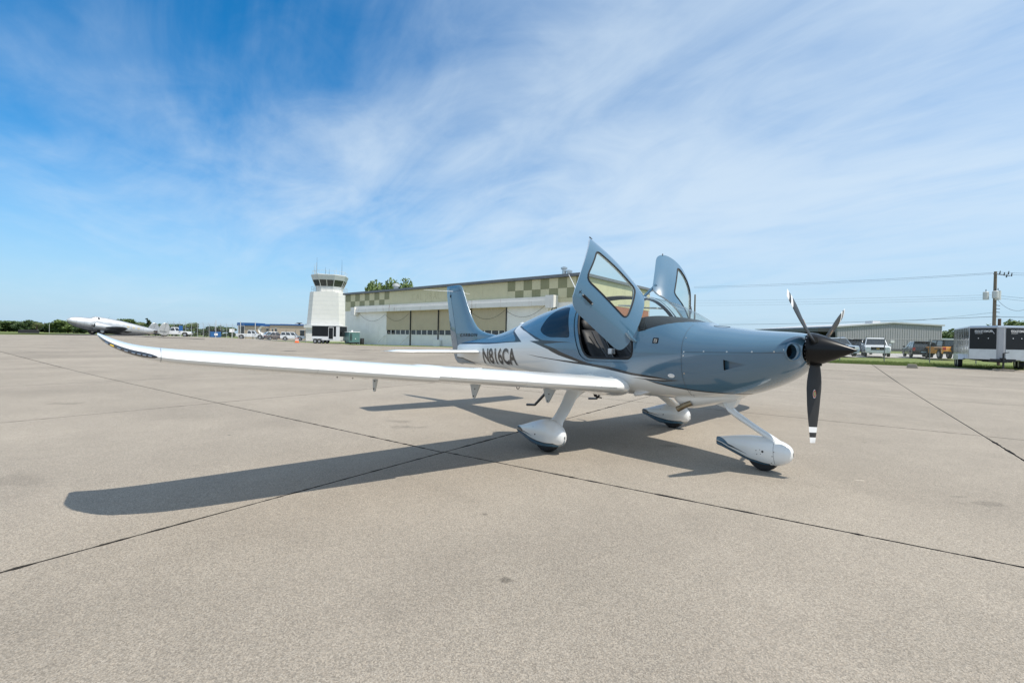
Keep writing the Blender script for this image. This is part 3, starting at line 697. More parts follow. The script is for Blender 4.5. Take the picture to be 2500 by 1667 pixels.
mb = MB(); mb.add([np.array([-FLE(2.505) + .004, 0, 2.505])] , []); 
for sd in (-1, 1):
    mb.add([(-7.30, sd * .047, 2.515), (-7.30, sd * .047, 2.508), (-7.90, sd * .02, 2.488), (-7.90, sd * .02, 2.481), (-7.5, sd * .0485, 2.508), (-7.5, sd * .0485, 2.501)], [(0, 1, 5, 4), (4, 5, 3, 2)])
mb.build('tip_cap_gap', M['seam'], fin)
for z in (2.40, 1.52, .98):
    MB().box(-FHG(z) - .012, -FHG(z) + .012, -.05, .05, z - .03, z + .03).build('rudder_hinge', M['hole'], fin)
def fin_surf(q, z, off): 
    a, b = FLE(z), FHG(z); return np.array([-q, -(np.interp((q - a) / (b - a), fx, ff) * FTK(z) + off), z])
for sd in (-1, 1):
    wrap_text('C\u039bRBON', 'model_lettering', 7.255, 6.58, 1.472, 1.482, 1.540, 1.552, M['black'], fin, sd, .01, .010, fin_surf, shear=.12, space=1.25)
# whip antennas on the tail, roof and belly
MB().tube([(-7.75, 0, 2.500), (-7.62, -.05, 2.502), (-7.95, -.62, 2.515)], [.006, .006, .003], 6).build('tail_antenna', M['plainwhite'], air)
MB().tube([(-7.75, 0, 2.500), (-7.62, .05, 2.502), (-7.95, .62, 2.515)], [.006, .006, .003], 6).build('tail_antenna', M['plainwhite'], air)
MB().tube([(-3.72, 0, 2.07), (-3.92, 0, 2.40), (-4.02, 0, 2.55)], [.010, .007, .004], 6).build('roof_antenna', M['plainwhite'], air)
MB().tube([(-4.21, -.08, 1.965), (-4.22, -.08, 2.00), (-4.32, -.08, 1.985), (-4.34, -.08, 1.945)], .008, 6).build('grab_handle', M['black'], air)
MB().lathe([(-.06, .001), (-.05, .035), (0, .05), (.05, .035), (.06, .001)], 'x', 16, (-5.19, 0, 1.715)).build('spine_fairing', M['white'], air, True)
MB().tube([(-2.72, 0, 2.10), (-2.72, 0, 2.33)], .006, 6).build('roof_probe', M['dark'], air)
# air scoop at the wing root and belly antennas
for sd in (-1, 1):
    sc_ = [FUS.on(q, z, o_) * np.array([1, -sd, 1]) for q, z, o_ in ((2.10, .785, 0), (2.36, .755, 0), (2.37, .755, .055), (2.25, .77, .05), (2.10, .80, -.01), (2.36, .775, -.01), (2.37, .770, .055), (2.25, .785, .05))]
    MB().frustum(sc_[:4], sc_[4:]).build('belly_scoop', M['plainwhite'], air, bevel=.004)
MB().prism_y([(-3.38, .70), (-3.46, .70), (-3.40, .56), (-3.35, .56)], -.01, .01).build('belly_antenna', M['black'], air)
MB().tube([(-3.37, 0, .562), (-3.26, 0, .558)], .012, 6).build('antenna_foot', M['black'], air)
MB().prism_y([(-2.95, .70), (-3.05, .70), (-3.03, .62), (-2.97, .62)], -.008, .008).build('belly_antenna', M['silver'], air)
for sd in (-1, 1):
    MB().tube([(-3.66, sd * .60, .78), (-3.79, sd * .70, .61), (-3.985, sd * .735, .415), (-4.17, sd * .74, .395)], [.022, .022, .020, .020], 8).build('boarding_step', M['dark'], air, True)
# ---- propeller
HUBZ = 1.399
sp = MB(); prof = [(-.425, .176), (-.40, .1765), (-.36, .171), (-.28, .143), (-.18, .098), (-.10, .057), (-.04, .025), (-.01, .008), (0, .001)]
sp.lathe(prof, 'x', 48, (0, 0, HUBZ)); spo = sp.build('spinner', M['black'], air, True, angle=60); tag(spo, 'pointed black propeller spinner')
MB().lathe([(-.426, .001), (-.426, .176)], 'x', 48, (0, 0, HUBZ)).build('spinner_plate', M['hole'], spo)
for k in range(26):
    a = 2 * math.pi * k / 26; r = .1765; MB().tube([(-.412, r * math.cos(a), HUBZ + r * math.sin(a)), (-.412, (r + .003) * math.cos(a), HUBZ + (r + .003) * math.sin(a))], .0055, 8).build('spinner_screw', M['steel'], spo)
BR = pchip([0.05, .12, .18, .28, .42, .60, .75, .85, .94, .985], [.070, .078, .110, .160, .198, .192, .162, .134, .108, .094])
BT = pchip([0.05, .12, .18, .28, .42, .60, .75, .85, .94, .985], [.80, .70, .42, .24, .15, .12, .10, .09, .08, .07])
BP = pchip([0.05, .12, .28, .5, .75, .985], [rad(48), rad(44), rad(31), rad(21), rad(15), rad(11)])
BS = pchip([0.05, .3, .6, .8, .985], [0, .012, .022, .032, .042])
def blade(psi):
    rs = [.06, .09, .12, .15, .18, .22, .28, .34, .42, .50, .58, .66, .74, .80, .8175, .818, .8755, .876, .9270, .9275, .95, .975, .983, .985]
    ct = [0, .02, .06, .13, .25, .4, .6, .8, 1.0]; th = [0, .30, .52, .76, .95, 1.0, .8, .45, .08]; rings = []
    er = np.array([0, math.sin(psi), -math.cos(psi)]); et = np.array([0, math.cos(psi), math.sin(psi)]); exx = np.array([1., 0, 0])
    for r in rs:
        c, t, p, sw = BR(r), BT(r) * BR(r) * .5, BP(r), BS(r); k = .25 if r >= .983 else 1.0
        cd_ = exx * math.sin(p) + et * math.cos(p); nd = exx * math.cos(p) - et * math.sin(p); o = np.array([-.363, 0, HUBZ]) + er * r + cd_ * sw
        up = [(x, f) for x, f in zip(ct, th)]; lo = [(x, -f * .45) for x, f in zip(ct[1:-1], th[1:-1])][::-1]
        rings.append([o + cd_ * c * (.42 - x) + nd * t * f * k for x, f in up + lo])
    n = len(rings[0]); V = [p for r_ in rings for p in r_]; F = []; MI = []
    for i in range(len(rs) - 1):
        w = 1 if (.818 <= rs[i] < .8755 or rs[i] >= .9275) else 0
        for k in range(n): F.append((i*n + k, i*n + (k+1) % n, (i+1)*n + (k+1) % n, (i+1)*n + k)); MI.append(w)
    F.append(tuple(range((len(rs) - 1) * n, len(rs) * n))); MI.append(1)
    return V, F, MI, (er, et, exx)
PSI = rad(-5.2)
for k in range(3):
    V, F, MI, (er, et, exx) = blade(PSI + k * 2 * math.pi / 3)
    b = raw_mesh('propeller_blade', V, F, [M['blade'], M['plainwhite']], air, MI); bmx = bmesh.new(); bmx.from_mesh(b.data); bmesh.ops.recalc_face_normals(bmx, faces=bmx.faces); bmx.to_mesh(b.data); bmx.free(); shade(b, 50)
    # maker's oval sticker on the rear (camber is forward) side, and the root cuff in the spinner
    r = .47; p = BP(r); cdv = exx * math.sin(p) + et * math.cos(p); nd = exx * math.cos(p) - et * math.sin(p); o = np.array([-.363, 0, HUBZ]) + er * r + cdv * (BS(r) - .02)
    for sgn, h in ((-1, .0075), (1, .0135)):
        for sz, mt, dz, nm in ((1.0, M['plainwhite'], 0, 'sticker_rim'), (.86, M['red'], .0008, 'sticker_field'), (.60, M['decalgreen'], .0016, 'sticker_band')):
            ring = [o + nd * sgn * (h + dz) + cdv * .024 * sz * math.cos(a) + er * (.046 * sz * math.sin(a)) for a in np.linspace(0, 2 * math.pi, 21)[:-1]]
            raw_mesh(nm, ring, [tuple(range(20))], mt, b, smooth=False)
    mb = MB(); c0 = np.array([-.345, 0, HUBZ]); mb.tube([Vector(c0 + er * .10), Vector(c0 + er * .172)], [.046, .042], 20); mb.build('blade_cuff', M['hole'], b, True)
# ---- landing gear
def fairing(stations, y0, paints, name, label, cuts):
    lf = Loft(stations); s0, s1 = stations[0][0], stations[-1][0]; sv = sorted(set(np.round(np.concatenate([s0 + (s1 - s0) * (.5 * (1 - np.cos(np.linspace(0, math.pi, 30))))]), 4)))
    b = lf.grid(sv, 28)
    ps = [(i, lf.su(pts)) for i, pts in paints]
    for i, pts in ps: lf.cut(b, subdiv(pts, .12))
    rg = lf.split(b, [], ps); b.free(); o = lf.emit(name, rg['skin'], PM, air, y0=y0); tag(o, label); return o, lf
MST = [[2.61,.245,.205,.008,.225,2,2],[2.622,.285,.160,.045,.215,2,2],[2.66,.335,.120,.080,.21,2.1,2.1],[2.74,.385,.085,.112,.21,2.2,2.2],[2.86,.418,.060,.130,.21,2.2,2.4],[3.0,.405,.048,.125,.21,2.1,2.5],[3.13,.370,.048,.105,.21,2.0,2.4],[3.30,.312,.088,.064,.205,2,2.2],[3.45,.258,.138,.030,.20,2,2],[3.53,.232,.165,.012,.20,2,2],[3.533,.225,.172,.001,.20,2,2]]
for sd in (-1, 1):
    ln = [(3.55,.205),(3.42,.187),(3.25,.166),(3.05,.146),(2.88,.138),(2.72,.150),(2.58,.185)]
    blue_p = [(q, z - .010) for q, z in ln] + [(2.58,B),(3.55,B)]; line_p = ln + [(2.58,B),(3.55,B)]
    spear = [(3.55,.236),(3.36,.205),(3.10,.180),(3.34,.192),(3.40,.186),(3.55,.208)]
    o, lf = fairing(MST, sd * 1.463, [(2, line_p), (1, blue_p), (2, spear)], 'wheel_fairing', 'white teardrop fairing over the %s main wheel, blue below' % ('near' if sd < 0 else 'far'), None)
    for q, z in ((3.03, .215), (3.10, .30)):
        for s2 in (-1, 1):
            p = lf.on(q, z); n = lf.N(q, lf.u_z(q, z)); f2 = np.array([1, -s2, 1]); p = Vector(p * f2) + Vector((0, sd * 1.463, 0)); n = Vector(n * f2)
            MB().tube([p - n * .002, p + n * .0015], .010 if q == 3.03 else .005, 8).build('fairing_screw', M['hole'], o)
    # spring leg, a flat streamlined strut
    ctr = [(.93, .84, 2.90, .40, .12), (.96, .775, 2.905, .34, .10), (.985, .725, 2.93, .27, .075), (1.02, .665, 2.955, .235, .058), (1.1, .575, 2.935, .222, .05), (1.2, .505, 2.895, .22, .05), (1.3, .435, 2.865, .21, .05), (1.37, .39, 2.845, .225, .065), (1.42, .345, 2.835, .27, .10)]
    rings = []
    for y, z, s_, c, t in ctr:
        rings.append([np.array([-(s_ + c * .5 * math.cos(a) * (1.0)), sd * (y + t * .5 * math.sin(a) * .72), z + t * .5 * math.sin(a) * .70]) for a in np.linspace(0, 2 * math.pi, 17)[:-1]])
    loop_mesh('main_gear_leg', rings, M['white'], air, 60)
    wh = MB().lathe([(-.075, .10), (-.078, .13), (-.07, .175), (-.04, .190), (0, .193), (.04, .190), (.07, .175), (.078, .13), (.075, .10)], 'y', 28, (-2.916, sd * 1.463, .19)).build('wheel', M['rubber'], air, True)
    MB().lathe([(-.06, .001), (-.06, .10), (.06, .10), (.06, .001)], 'y', 20, (-2.916, sd * 1.463, .19)).build('hub', M['steel'], wh)
NST = [[.555,.262,.212,.008,.24,2,2],[.567,.295,.178,.045,.235,2,2],[.607,.333,.130,.080,.23,2.1,2.1],[.695,.366,.085,.105,.23,2.2,2.2],[.83,.384,.062,.118,.23,2.2,2.3],[.96,.381,.068,.112,.23,2.1,2.3],[1.09,.362,.100,.090,.235,2,2.2],[1.23,.334,.142,.060,.24,2,2],[1.35,.304,.180,.032,.243,2,2],[1.415,.288,.198,.014,.243,2,2],[1.418,.28,.205,.001,.243,2,2]]
o, lf = fairing(NST, 0, [(2, [(1.42,.245),(1.25,.198),(1.05,.142),(.90,.118),(.765,.106),(.74,B),(1.42,B)]), (1, [(1.42,.236),(1.25,.190),(1.05,.134),(.90,.110),(.775,.099),(.75,B),(1.42,B)]),
                         (2, [(1.42,.290),(1.25,.238),(1.16,.214),(.99,.165),(1.17,.203),(1.25,.211),(1.42,.259)]), (1, [(1.42,.280),(1.25,.229),(1.21,.215),(1.235,.208),(1.42,.250)])],
                'wheel_fairing', 'white teardrop fairing over the nose wheel with blue stripe', None)
V, F = both(*lf.strip([(.73 - .02 * t + .0, .36 - .27 * t) for t in np.linspace(0, 1, 12)], .003, .001)); mb = MB(); mb.add(V, F); mb.build('fairing_gap', M['seam'], o)
for q, z, r in ((.83, .235, .012), (.90, .235, .005), (.89, .195, .005), (.715, .25, .005), (.73, .20, .005), (.745, .12, .005), (.86, .25, .004), (.85, .205, .004)):
    for s2 in (-1, 1):
        f2 = np.array([1, -s2, 1]); p = Vector(lf.on(q, z) * f2); n = Vector(lf.N(q, lf.u_z(q, z)) * f2); MB().tube([p - n * .002, p + n * .0015], r, 10).build('fairing_screw', M['hole'] if r > .01 else M['dark'], o)
rings = []
for s_, z, a, b in [(1.31, .745, .13, .105), (1.285, .69, .115, .085), (1.235, .635, .085, .062), (1.16, .580, .068, .052), (1.06, .525, .060, .048), (.96, .470, .056, .046), (.86, .418, .055, .046), (.78, .378, .058, .048), (.70, .338, .054, .048), (.645, .312, .040, .040), (.615, .300, .015, .016)]:
    d = np.array([-1, 0, -.52]); d /= np.linalg.norm(d); up = np.array([.46, 0, -.888]) * -1
    rings.append([np.array([-s_, 0, z]) + up * a * math.sin(t) + np.array([0, 1., 0]) * b * math.cos(t) for t in np.linspace(0, 2 * math.pi, 17)[:-1]])
loop_mesh('nose_gear_leg', rings, M['white'], air, 60)
MB().prism_y(rounded([(-1.12, .83), (-1.50, .76), (-1.42, .69), (-1.28, .655), (-1.20, .675)], .03, 4), -.05, .05).build('leg_root_fairing', M['white'], air, bevel=.02)
wh = MB().lathe([(-.06, .09), (-.064, .12), (-.057, .158), (-.03, .171), (0, .173), (.03, .171), (.057, .158), (.064, .12), (.06, .09)], 'y', 28, (-.862, 0, .172)).build('wheel', M['rubber'], air, True)
MB().lathe([(-.05, .001), (-.05, .09), (.05, .09), (.05, .001)], 'y', 20, (-.862, 0, .172)).build('hub', M['steel'], wh)
# belly cooling outlet bulge and exhaust
BU = Loft([[1.02,.90,.875,.04,.885,2,2],[1.15,.84,.775,.13,.815,2,2.2],[1.35,.83,.705,.21,.79,2,2.2],[1.55,.83,.645,.26,.77,2,2.3],[1.72,.84,.603,.285,.76,2,2.3],[1.78,.84,.600,.285,.76,2,2.3],[1.86,.84,.66,.27,.78,2,2.2]])
bmx = BU.grid(np.linspace(1.02, 1.86, 24), 20); rg = BU.split(bmx, [], []); bmx.free(); BU.emit('cooling_outlet', rg['skin'], [M['white']], air)
MB().tube([(-1.62, -.25, .70), (-1.70, -.275, .655), (-1.785, -.295, .598)], [.034, .034, .036], 16, False).build('exhaust_pipe', M['brass'], air, True)
MB().tube([(-1.72, -.28, .643), (-1.735, -.283, .634)], .033, 16).build('exhaust_bore', M['hole'], air)
# ---- cabin: seats, glareshield, panel
def seat(x, y):
    rings = []
    for t, z in enumerate(np.linspace(1.16, 1.60, 8)):
        k = (z - 1.16) / .44; w = .235 - .05 * k ** 2; xx = x - .16 * k; dth = .085 - .02 * k
        rings.append([np.array([-(xx * -1) , 0, 0]) * 0 + np.array([-( -xx) * 1.0, 0, 0]) * 0 + np.array([-(2.98 + .28 * k) - dth * math.cos(a) * (1 if math.cos(a) > 0 else .8) * -1, y + w * (abs(math.sin(a)) ** .6) * (1 if math.sin(a) > 0 else -1), z]) for a in np.linspace(0, 2 * math.pi, 21)[:-1]])
    s_ = thing_part = loop_mesh('seat_back', rings, M['leather'], air, 60)
    rings = []
    for z, k in ((1.58, .5), (1.60, .8), (1.66, 1.0), (1.72, .95), (1.755, .7), (1.77, .3)):
        rings.append([np.array([-(3.27 + (z - 1.58) * .35) + .062 * k * math.cos(a), y + .125 * k * math.sin(a), z]) for a in np.linspace(0, 2 * math.pi, 17)[:-1]])
    loop_mesh('headrest', rings, M['leather'], s_, 70)
    MB().box(-2.98, -2.45, y - .23, y + .23, 1.02, 1.17).build('seat_cushion', M['leather'], air, bevel=.04)
    for yy in (-.13, .13):
        MB().tube([(-3.10, y + yy, 1.58), (-3.02, y + yy * .8, 1.42), (-2.86, y + yy * .5, 1.20)], .010, 6).build('harness_strap', M['dark'], s_)
for y in (-.31, .31): seat(0, y)
MB().box(-4.0, -3.55, -.48, .48, 1.0, 1.16).build('rear_bench', M['leather'], air, bevel=.04)
MB().box(-4.16, -4.0, -.46, .46, 1.1, 1.62).build('rear_seat_back', M['leather'], air, bevel=.05)
GL = Loft([[1.56,1.66,1.5,.30,1.55,2,2],[1.66,1.715,1.5,.44,1.56,2.3,2],[1.80,1.755,1.5,.50,1.57,2.4,2],[2.0,1.785,1.5,.53,1.58,2.5,2],[2.18,1.80,1.52,.54,1.60,2.6,2],[2.30,1.795,1.56,.53,1.62,2.6,2],[2.36,1.765,1.62,.50,1.67,2.4,2]])
bmx = GL.grid(np.linspace(1.56, 2.36, 22), 24); rg = GL.split(bmx, [], []); bmx.free(); GL.emit('glareshield', rg['skin'], [M['hood']], air)
MB().box(-2.26, -2.20, -.50, .50, 1.20, 1.66).build('instrument_panel', M['hood'], air, bevel=.02)
MB().box(-3.0, -2.2, -.06, .06, .86, 1.22).build('center_console', M['leather'], air, bevel=.03)
MB().box(-2.75, -2.68, -.5, -.42, 1.26, 1.34).build('harness_buckle', M['plainwhite'], air, bevel=.01)
for sd in (-1, 1):
    MB().prism_y([(-2.42, 1.94), (-2.70, 1.955), (-2.70, 1.94), (-2.42, 1.92)], sd * .16, sd * .36).build('sun_visor', M['silver'], air)

# ================================================================== THE PLACE
def hit_ground(px, py):
    """ground point seen at a photo pixel"""
    lo, hi = 2.0, 900.0
    for _ in range(60):
        md = (lo + hi) / 2; p = place(px, py, md)
        if p[2] > terrain(p[0], p[1]): lo = md
        else: hi = md
    p = place(px, py, lo); return Vector((p[0], p[1], terrain(p[0], p[1])))
HZ = lambda px: 801.67 + .020615 * px
def zat(px, py, depth): return float(place(px, py, depth)[2])
def yaw_to_cam(px): 
    """heading (about z) that points from the scene at column px towards the camera"""
    v = place(px, 830, 1.0) - CAM; return math.atan2(-v[1], -v[0])
def cam_xy(lat, dep): return Vector((*(CAM[:2] + RGT * lat + FWD * dep), 0.0))

# ---- ground materials
OIL = [((hit_ground(px_, py_).x, hit_ground(px_, py_).y), rx_, ry_, dk_) for px_, py_, rx_, ry_, dk_ in ((155, 985, .35, .25, .76), (50, 1172, .5, .22, .86), (975, 1028, .28, .16, .78), (1000, 1042, .34, .16, .74), (1185, 1255, .035, .035, .6), (2395, 1228, .34, .10, .76), (2330, 1212, .22, .05, .8), (1645, 1090, .25, .12, .68), (870, 860, 1.6, 1.0, .7), (1236, 1416, .04, .04, .6), (2100, 1172, .10, .03, 1.5), (560, 1062, .03, .03, .4))]
def concrete_mat():
    mt = bpy.data.materials.new('exposed_aggregate'); mt.use_nodes = True; nt = mt.node_tree; N = nt.nodes; L = nt.links; b = N['Principled BSDF']
    geo = N.new('ShaderNodeNewGeometry'); pos = geo.outputs['Position']
    def noise(sc_, det=3, rough=.5, dist=0):
        t = N.new('ShaderNodeTexNoise'); t.inputs['Scale'].default_value = sc_; t.inputs['Detail'].default_value = det; t.inputs['Roughness'].default_value = rough; t.inputs['Distortion'].default_value = dist
        L.new(pos, t.inputs['Vector']); return t.outputs[0]
    def rng(v, a, b_, c, d, sm=False):
        r = N.new('ShaderNodeMapRange'); r.inputs[1].default_value = a; r.inputs[2].default_value = b_; r.inputs[3].default_value = c; r.inputs[4].default_value = d
        if sm: r.interpolation_type = 'SMOOTHSTEP'
        L.new(v, r.inputs[0]); return r.outputs[0]
    def mul(a, b_):
        m_ = N.new('ShaderNodeMath'); m_.operation = 'MULTIPLY'; L.new(a, m_.inputs[0]); 
        if isinstance(b_, float): m_.inputs[1].default_value = b_
        else: L.new(b_, m_.inputs[1])
        return m_.outputs[0]
    vor = N.new('ShaderNodeTexVoronoi'); vor.inputs['Scale'].default_value = 150; L.new(pos, vor.inputs['Vector'])
    vor2 = N.new('ShaderNodeTexVoronoi'); vor2.inputs['Scale'].default_value = 300; L.new(pos, vor2.inputs['Vector'])
    sx = N.new('ShaderNodeSeparateColor'); L.new(vor.outputs['Color'], sx.inputs[0]); sx2 = N.new('ShaderNodeSeparateColor'); L.new(vor2.outputs['Color'], sx2.inputs[0])
    stone = rng(sx.outputs[0], 0, 1, .72, 1.28); stone2 = rng(sx2.outputs[1], 0, 1, .78, 1.22)
    broad = rng(noise(.35, 5, .6), .3, .7, .85, 1.10); mid = rng(noise(2.2, 6, .65, .4), .3, .7, .95, 1.04)
    stain = rng(noise(1.1, 8, .7, 1.2), .62, .78, 1.0, .80, True)
    spots = rng(noise(4.0, 3, .55), .735, .79, 1.0, .62, True)
    v = mul(mul(mul(stone, stone2), mul(broad, mid)), mul(stain, spots))
    wob = noise(3.0, 6, .65)
    for (sx_, sy_), rx, ry, dk in OIL:
        mp = N.new('ShaderNodeMapping'); mp.vector_type = 'TEXTURE'; mp.inputs['Location'].default_value = (sx_, sy_, 0); mp.inputs['Rotation'].default_value[2] = math.atan2(RGT[1], RGT[0]); mp.inputs['Scale'].default_value = (rx, ry, 50); L.new(pos, mp.inputs[0])
        ln = N.new('ShaderNodeVectorMath'); ln.operation = 'LENGTH'; L.new(mp.outputs[0], ln.inputs[0]); ad = N.new('ShaderNodeMath'); ad.operation = 'MULTIPLY_ADD'; ad.inputs[1].default_value = 3.2; L.new(wob, ad.inputs[0]); L.new(ln.outputs['Value'], ad.inputs[2])
        v = mul(v, rng(ad.outputs[0], 1.9, 2.5, dk, 1.0, True))
    hue = N.new('ShaderNodeMix'); hue.data_type = 'RGBA'; L.new(sx.outputs[1], hue.inputs[0]); hue.inputs[6].default_value = (.309, .263, .209, 1); hue.inputs[7].default_value = (.292, .259, .216, 1)
    sc_ = N.new('ShaderNodeVectorMath'); sc_.operation = 'SCALE'; L.new(hue.outputs[2], sc_.inputs[0]); L.new(v, sc_.inputs['Scale'])
    oi = N.new('ShaderNodeObjectInfo'); sl = rng(oi.outputs['Random'], 0, 1, .92, 1.06); s2 = N.new('ShaderNodeVectorMath'); s2.operation = 'SCALE'; L.new(sc_.outputs[0], s2.inputs[0]); L.new(sl, s2.inputs['Scale'])
    L.new(s2.outputs[0], b.inputs['Base Color']); b.inputs['Roughness'].default_value = .88; b.inputs['Specular IOR Level'].default_value = .35
    bp = N.new('ShaderNodeBump'); bp.inputs['Strength'].default_value = .35; bp.inputs['Distance'].default_value = .004; L.new(vor.outputs['Distance'], bp.inputs['Height']); L.new(bp.outputs[0], b.inputs['Normal'])
    return mt
M['concrete'] = concrete_mat()
M['joint'] = princ('joint_filler', (.045, .041, .037), .95, var=.4, vscale=25, coord='Object', bump=.4, bscale=60)
def grass_mat():
    mt = bpy.data.materials.new('lawn'); mt.use_nodes = True; nt = mt.node_tree; N = nt.nodes; L = nt.links; b = N['Principled BSDF']
    geo = N.new('ShaderNodeNewGeometry')
    def noise(sc_, det, rough):
        t = N.new('ShaderNodeTexNoise'); t.inputs['Scale'].default_value = sc_; t.inputs['Detail'].default_value = det; t.inputs['Roughness'].default_value = rough; L.new(geo.outputs['Position'], t.inputs['Vector']); return t
    a, c = noise(.25, 8, .65), noise(9, 5, .7)
    r = N.new('ShaderNodeValToRGB'); r.color_ramp.elements[0].position = .32; r.color_ramp.elements[0].color = (.105, .150, .030, 1); r.color_ramp.elements[1].position = .68; r.color_ramp.elements[1].color = (.250, .245, .085, 1)
    e = r.color_ramp.elements.new(.5); e.color = (.150, .190, .045, 1); mx = N.new('ShaderNodeMath'); mx.operation = 'ADD'; m2 = N.new('ShaderNodeMath'); m2.operation = 'MULTIPLY'; m2.inputs[1].default_value = .5
    L.new(a.outputs[0], mx.inputs[0]); L.new(c.outputs[0], mx.inputs[1]); L.new(mx.outputs[0], m2.inputs[0]); L.new(m2.outputs[0], r.inputs[0]); L.new(r.outputs[0], b.inputs['Base Color'])
    b.inputs['Roughness'].default_value = .9; bp = N.new('ShaderNodeBump'); bp.inputs['Strength'].default_value = .8; bp.inputs['Distance'].default_value = .05; L.new(c.outputs[0], bp.inputs['Height']); L.new(bp.outputs[0], b.inputs['Normal']); return mt
M['lawn'] = grass_mat()
M['asphalt'] = princ('asphalt', (.052, .052, .054), .85, var=.15, vscale=4)

# ---- terrain sheets, in polar rings round the camera foot
def polar_sheet(name, r0, r1, rn, a0, a1, an, off, mat, rfun=None):
    V = []; F = []; fa = math.atan2(FWD[1], FWD[0])
    for i in range(rn + 1):
        t = i / rn
        for j in range(an + 1):
            a = a0 + (a1 - a0) * j / an; lo, hi = (r0, r1) if rfun is None else rfun(a); r = lo * (hi / lo) ** t; an_ = fa - a
            x, y = CAM[0] + r * math.cos(an_), CAM[1] + r * math.sin(an_); V.append((x, y, terrain(x, y) + off))
    n = an + 1
    for i in range(rn):
        for j in range(an): F.append((i*n + j, i*n + j + 1, (i+1)*n + j + 1, (i+1)*n + j))
    o = MB().add(V, F).build(name, mat, None, True); 
    if o.data.polygons[0].normal.z < 0: o.data.flip_normals()
    return tag(o, kind='structure')
ground = polar_sheet('ground', .5, 3000, 60, -math.pi, math.pi, 120, -.10, M['lawn'])
def ang(px): return math.atan((px - 1250) / FPX)
# right-hand edge of the apron, seen against the grass
EA, EB = hit_ground(2042, 886.6), hit_ground(2499, 903.6)
edir = (EB - EA); edir.z = 0; edir.normalize(); enrm = Vector((-edir.y, edir.x, 0))
if enrm.dot(Vector((CAM[0], CAM[1], 0)) - EA) < 0: enrm = -enrm
def edge_dist(x, y): return enrm.x * (x - EA.x) + enrm.y * (y - EA.y)       # positive on the apron
_edge_cols = [(-400, 815), (0, 816), (300, 818.5), (494, 821.5), (560, 824.5), (692, 833.0), (777, 837.0), (850, 838.3)]
def apron_r(a):
    px = 1250 + FPX * math.tan(a) if abs(a) < 1.45 else (9999 if a > 0 else -9999)
    if abs(a) > 1.45: return (26., 60.)
    if px < 850:
        ys = np.interp(px, [c[0] for c in _edge_cols], [c[1] for c in _edge_cols]); g = hit_ground(px, ys); return (26., min(150., math.hypot(g.x - CAM[0], g.y - CAM[1])))
    fa = math.atan2(FWD[1], FWD[0]) - a; dx, dy = math.cos(fa), math.sin(fa)
    den = enrm.x * dx + enrm.y * dy; d0 = edge_dist(CAM[0], CAM[1])
    r = -d0 / den if den < -1e-4 else 95.
    return (min(26., r * .9), min(95., r))
apron = polar_sheet('apron', 26, 95, 14, -math.pi / 2, 1.40, 150, -.022, M['concrete'], apron_r)
back = polar_sheet('apron_surround', 14, 60, 8, 1.40, 2 * math.pi - math.pi / 2, 60, -.03, M['concrete'])
# slabs: the joints run in two directions found from the photograph
PHI = rad(105.75); nA = np.array([-math.sin(PHI), math.cos(PHI)]); nB = np.array([math.cos(PHI) * -1 * -1, math.sin(PHI)]) ; nB = np.array([-math.sin(PHI - math.pi/2), math.cos(PHI - math.pi/2)])
a_lines = [-1.851 - 6.4 * k for k in range(5, 0, -1)] + [-1.851, 4.19, 10.60, 17.04] + [17.04 + 6.43 * k for k in range(1, 5)]
b_lines = [-1.493 - 6.46 * k for k in range(3, 0, -1)] + [-1.493, 4.97, 11.43] + [11.43 + 6.46 * k for k in range(1, 5)]
def bend(a, b):
    """the joint in front of the aircraft kinks where it crosses the next one"""
    w = max(0, 1 - abs(b + 1.493) / 6.4); k = max(0.0, 4.19 - a); return b + w * (min(k, 6) * .042 - (.03 if a > 4.19 else 0))
def clip(poly, f):
    out = []
    for i in range(len(poly)):
        p, q = poly[i - 1], poly[i]; fp, fq = f(*p), f(*q)
        if (fp >= 0) != (fq >= 0): t = fp / (fp - fq); out.append((p[0] + (q[0] - p[0]) * t, p[1] + (q[1] - p[1]) * t))
        if fq >= 0: out.append(q)
    return out
def jag(x, y, amp):
    """ragged slab edges"""
    n1 = mnoise.noise(Vector((x * 9, y * 9, 1.3))); n2 = mnoise.noise(Vector((x * 31, y * 31, 4.1))); wear = max(0, mnoise.noise(Vector((x * .9, y * .9, 7.7)))) * 1.6 + .55
    return amp * (n1 * .6 + n2 * .55) * wear
nsl = 0
fill = MB()
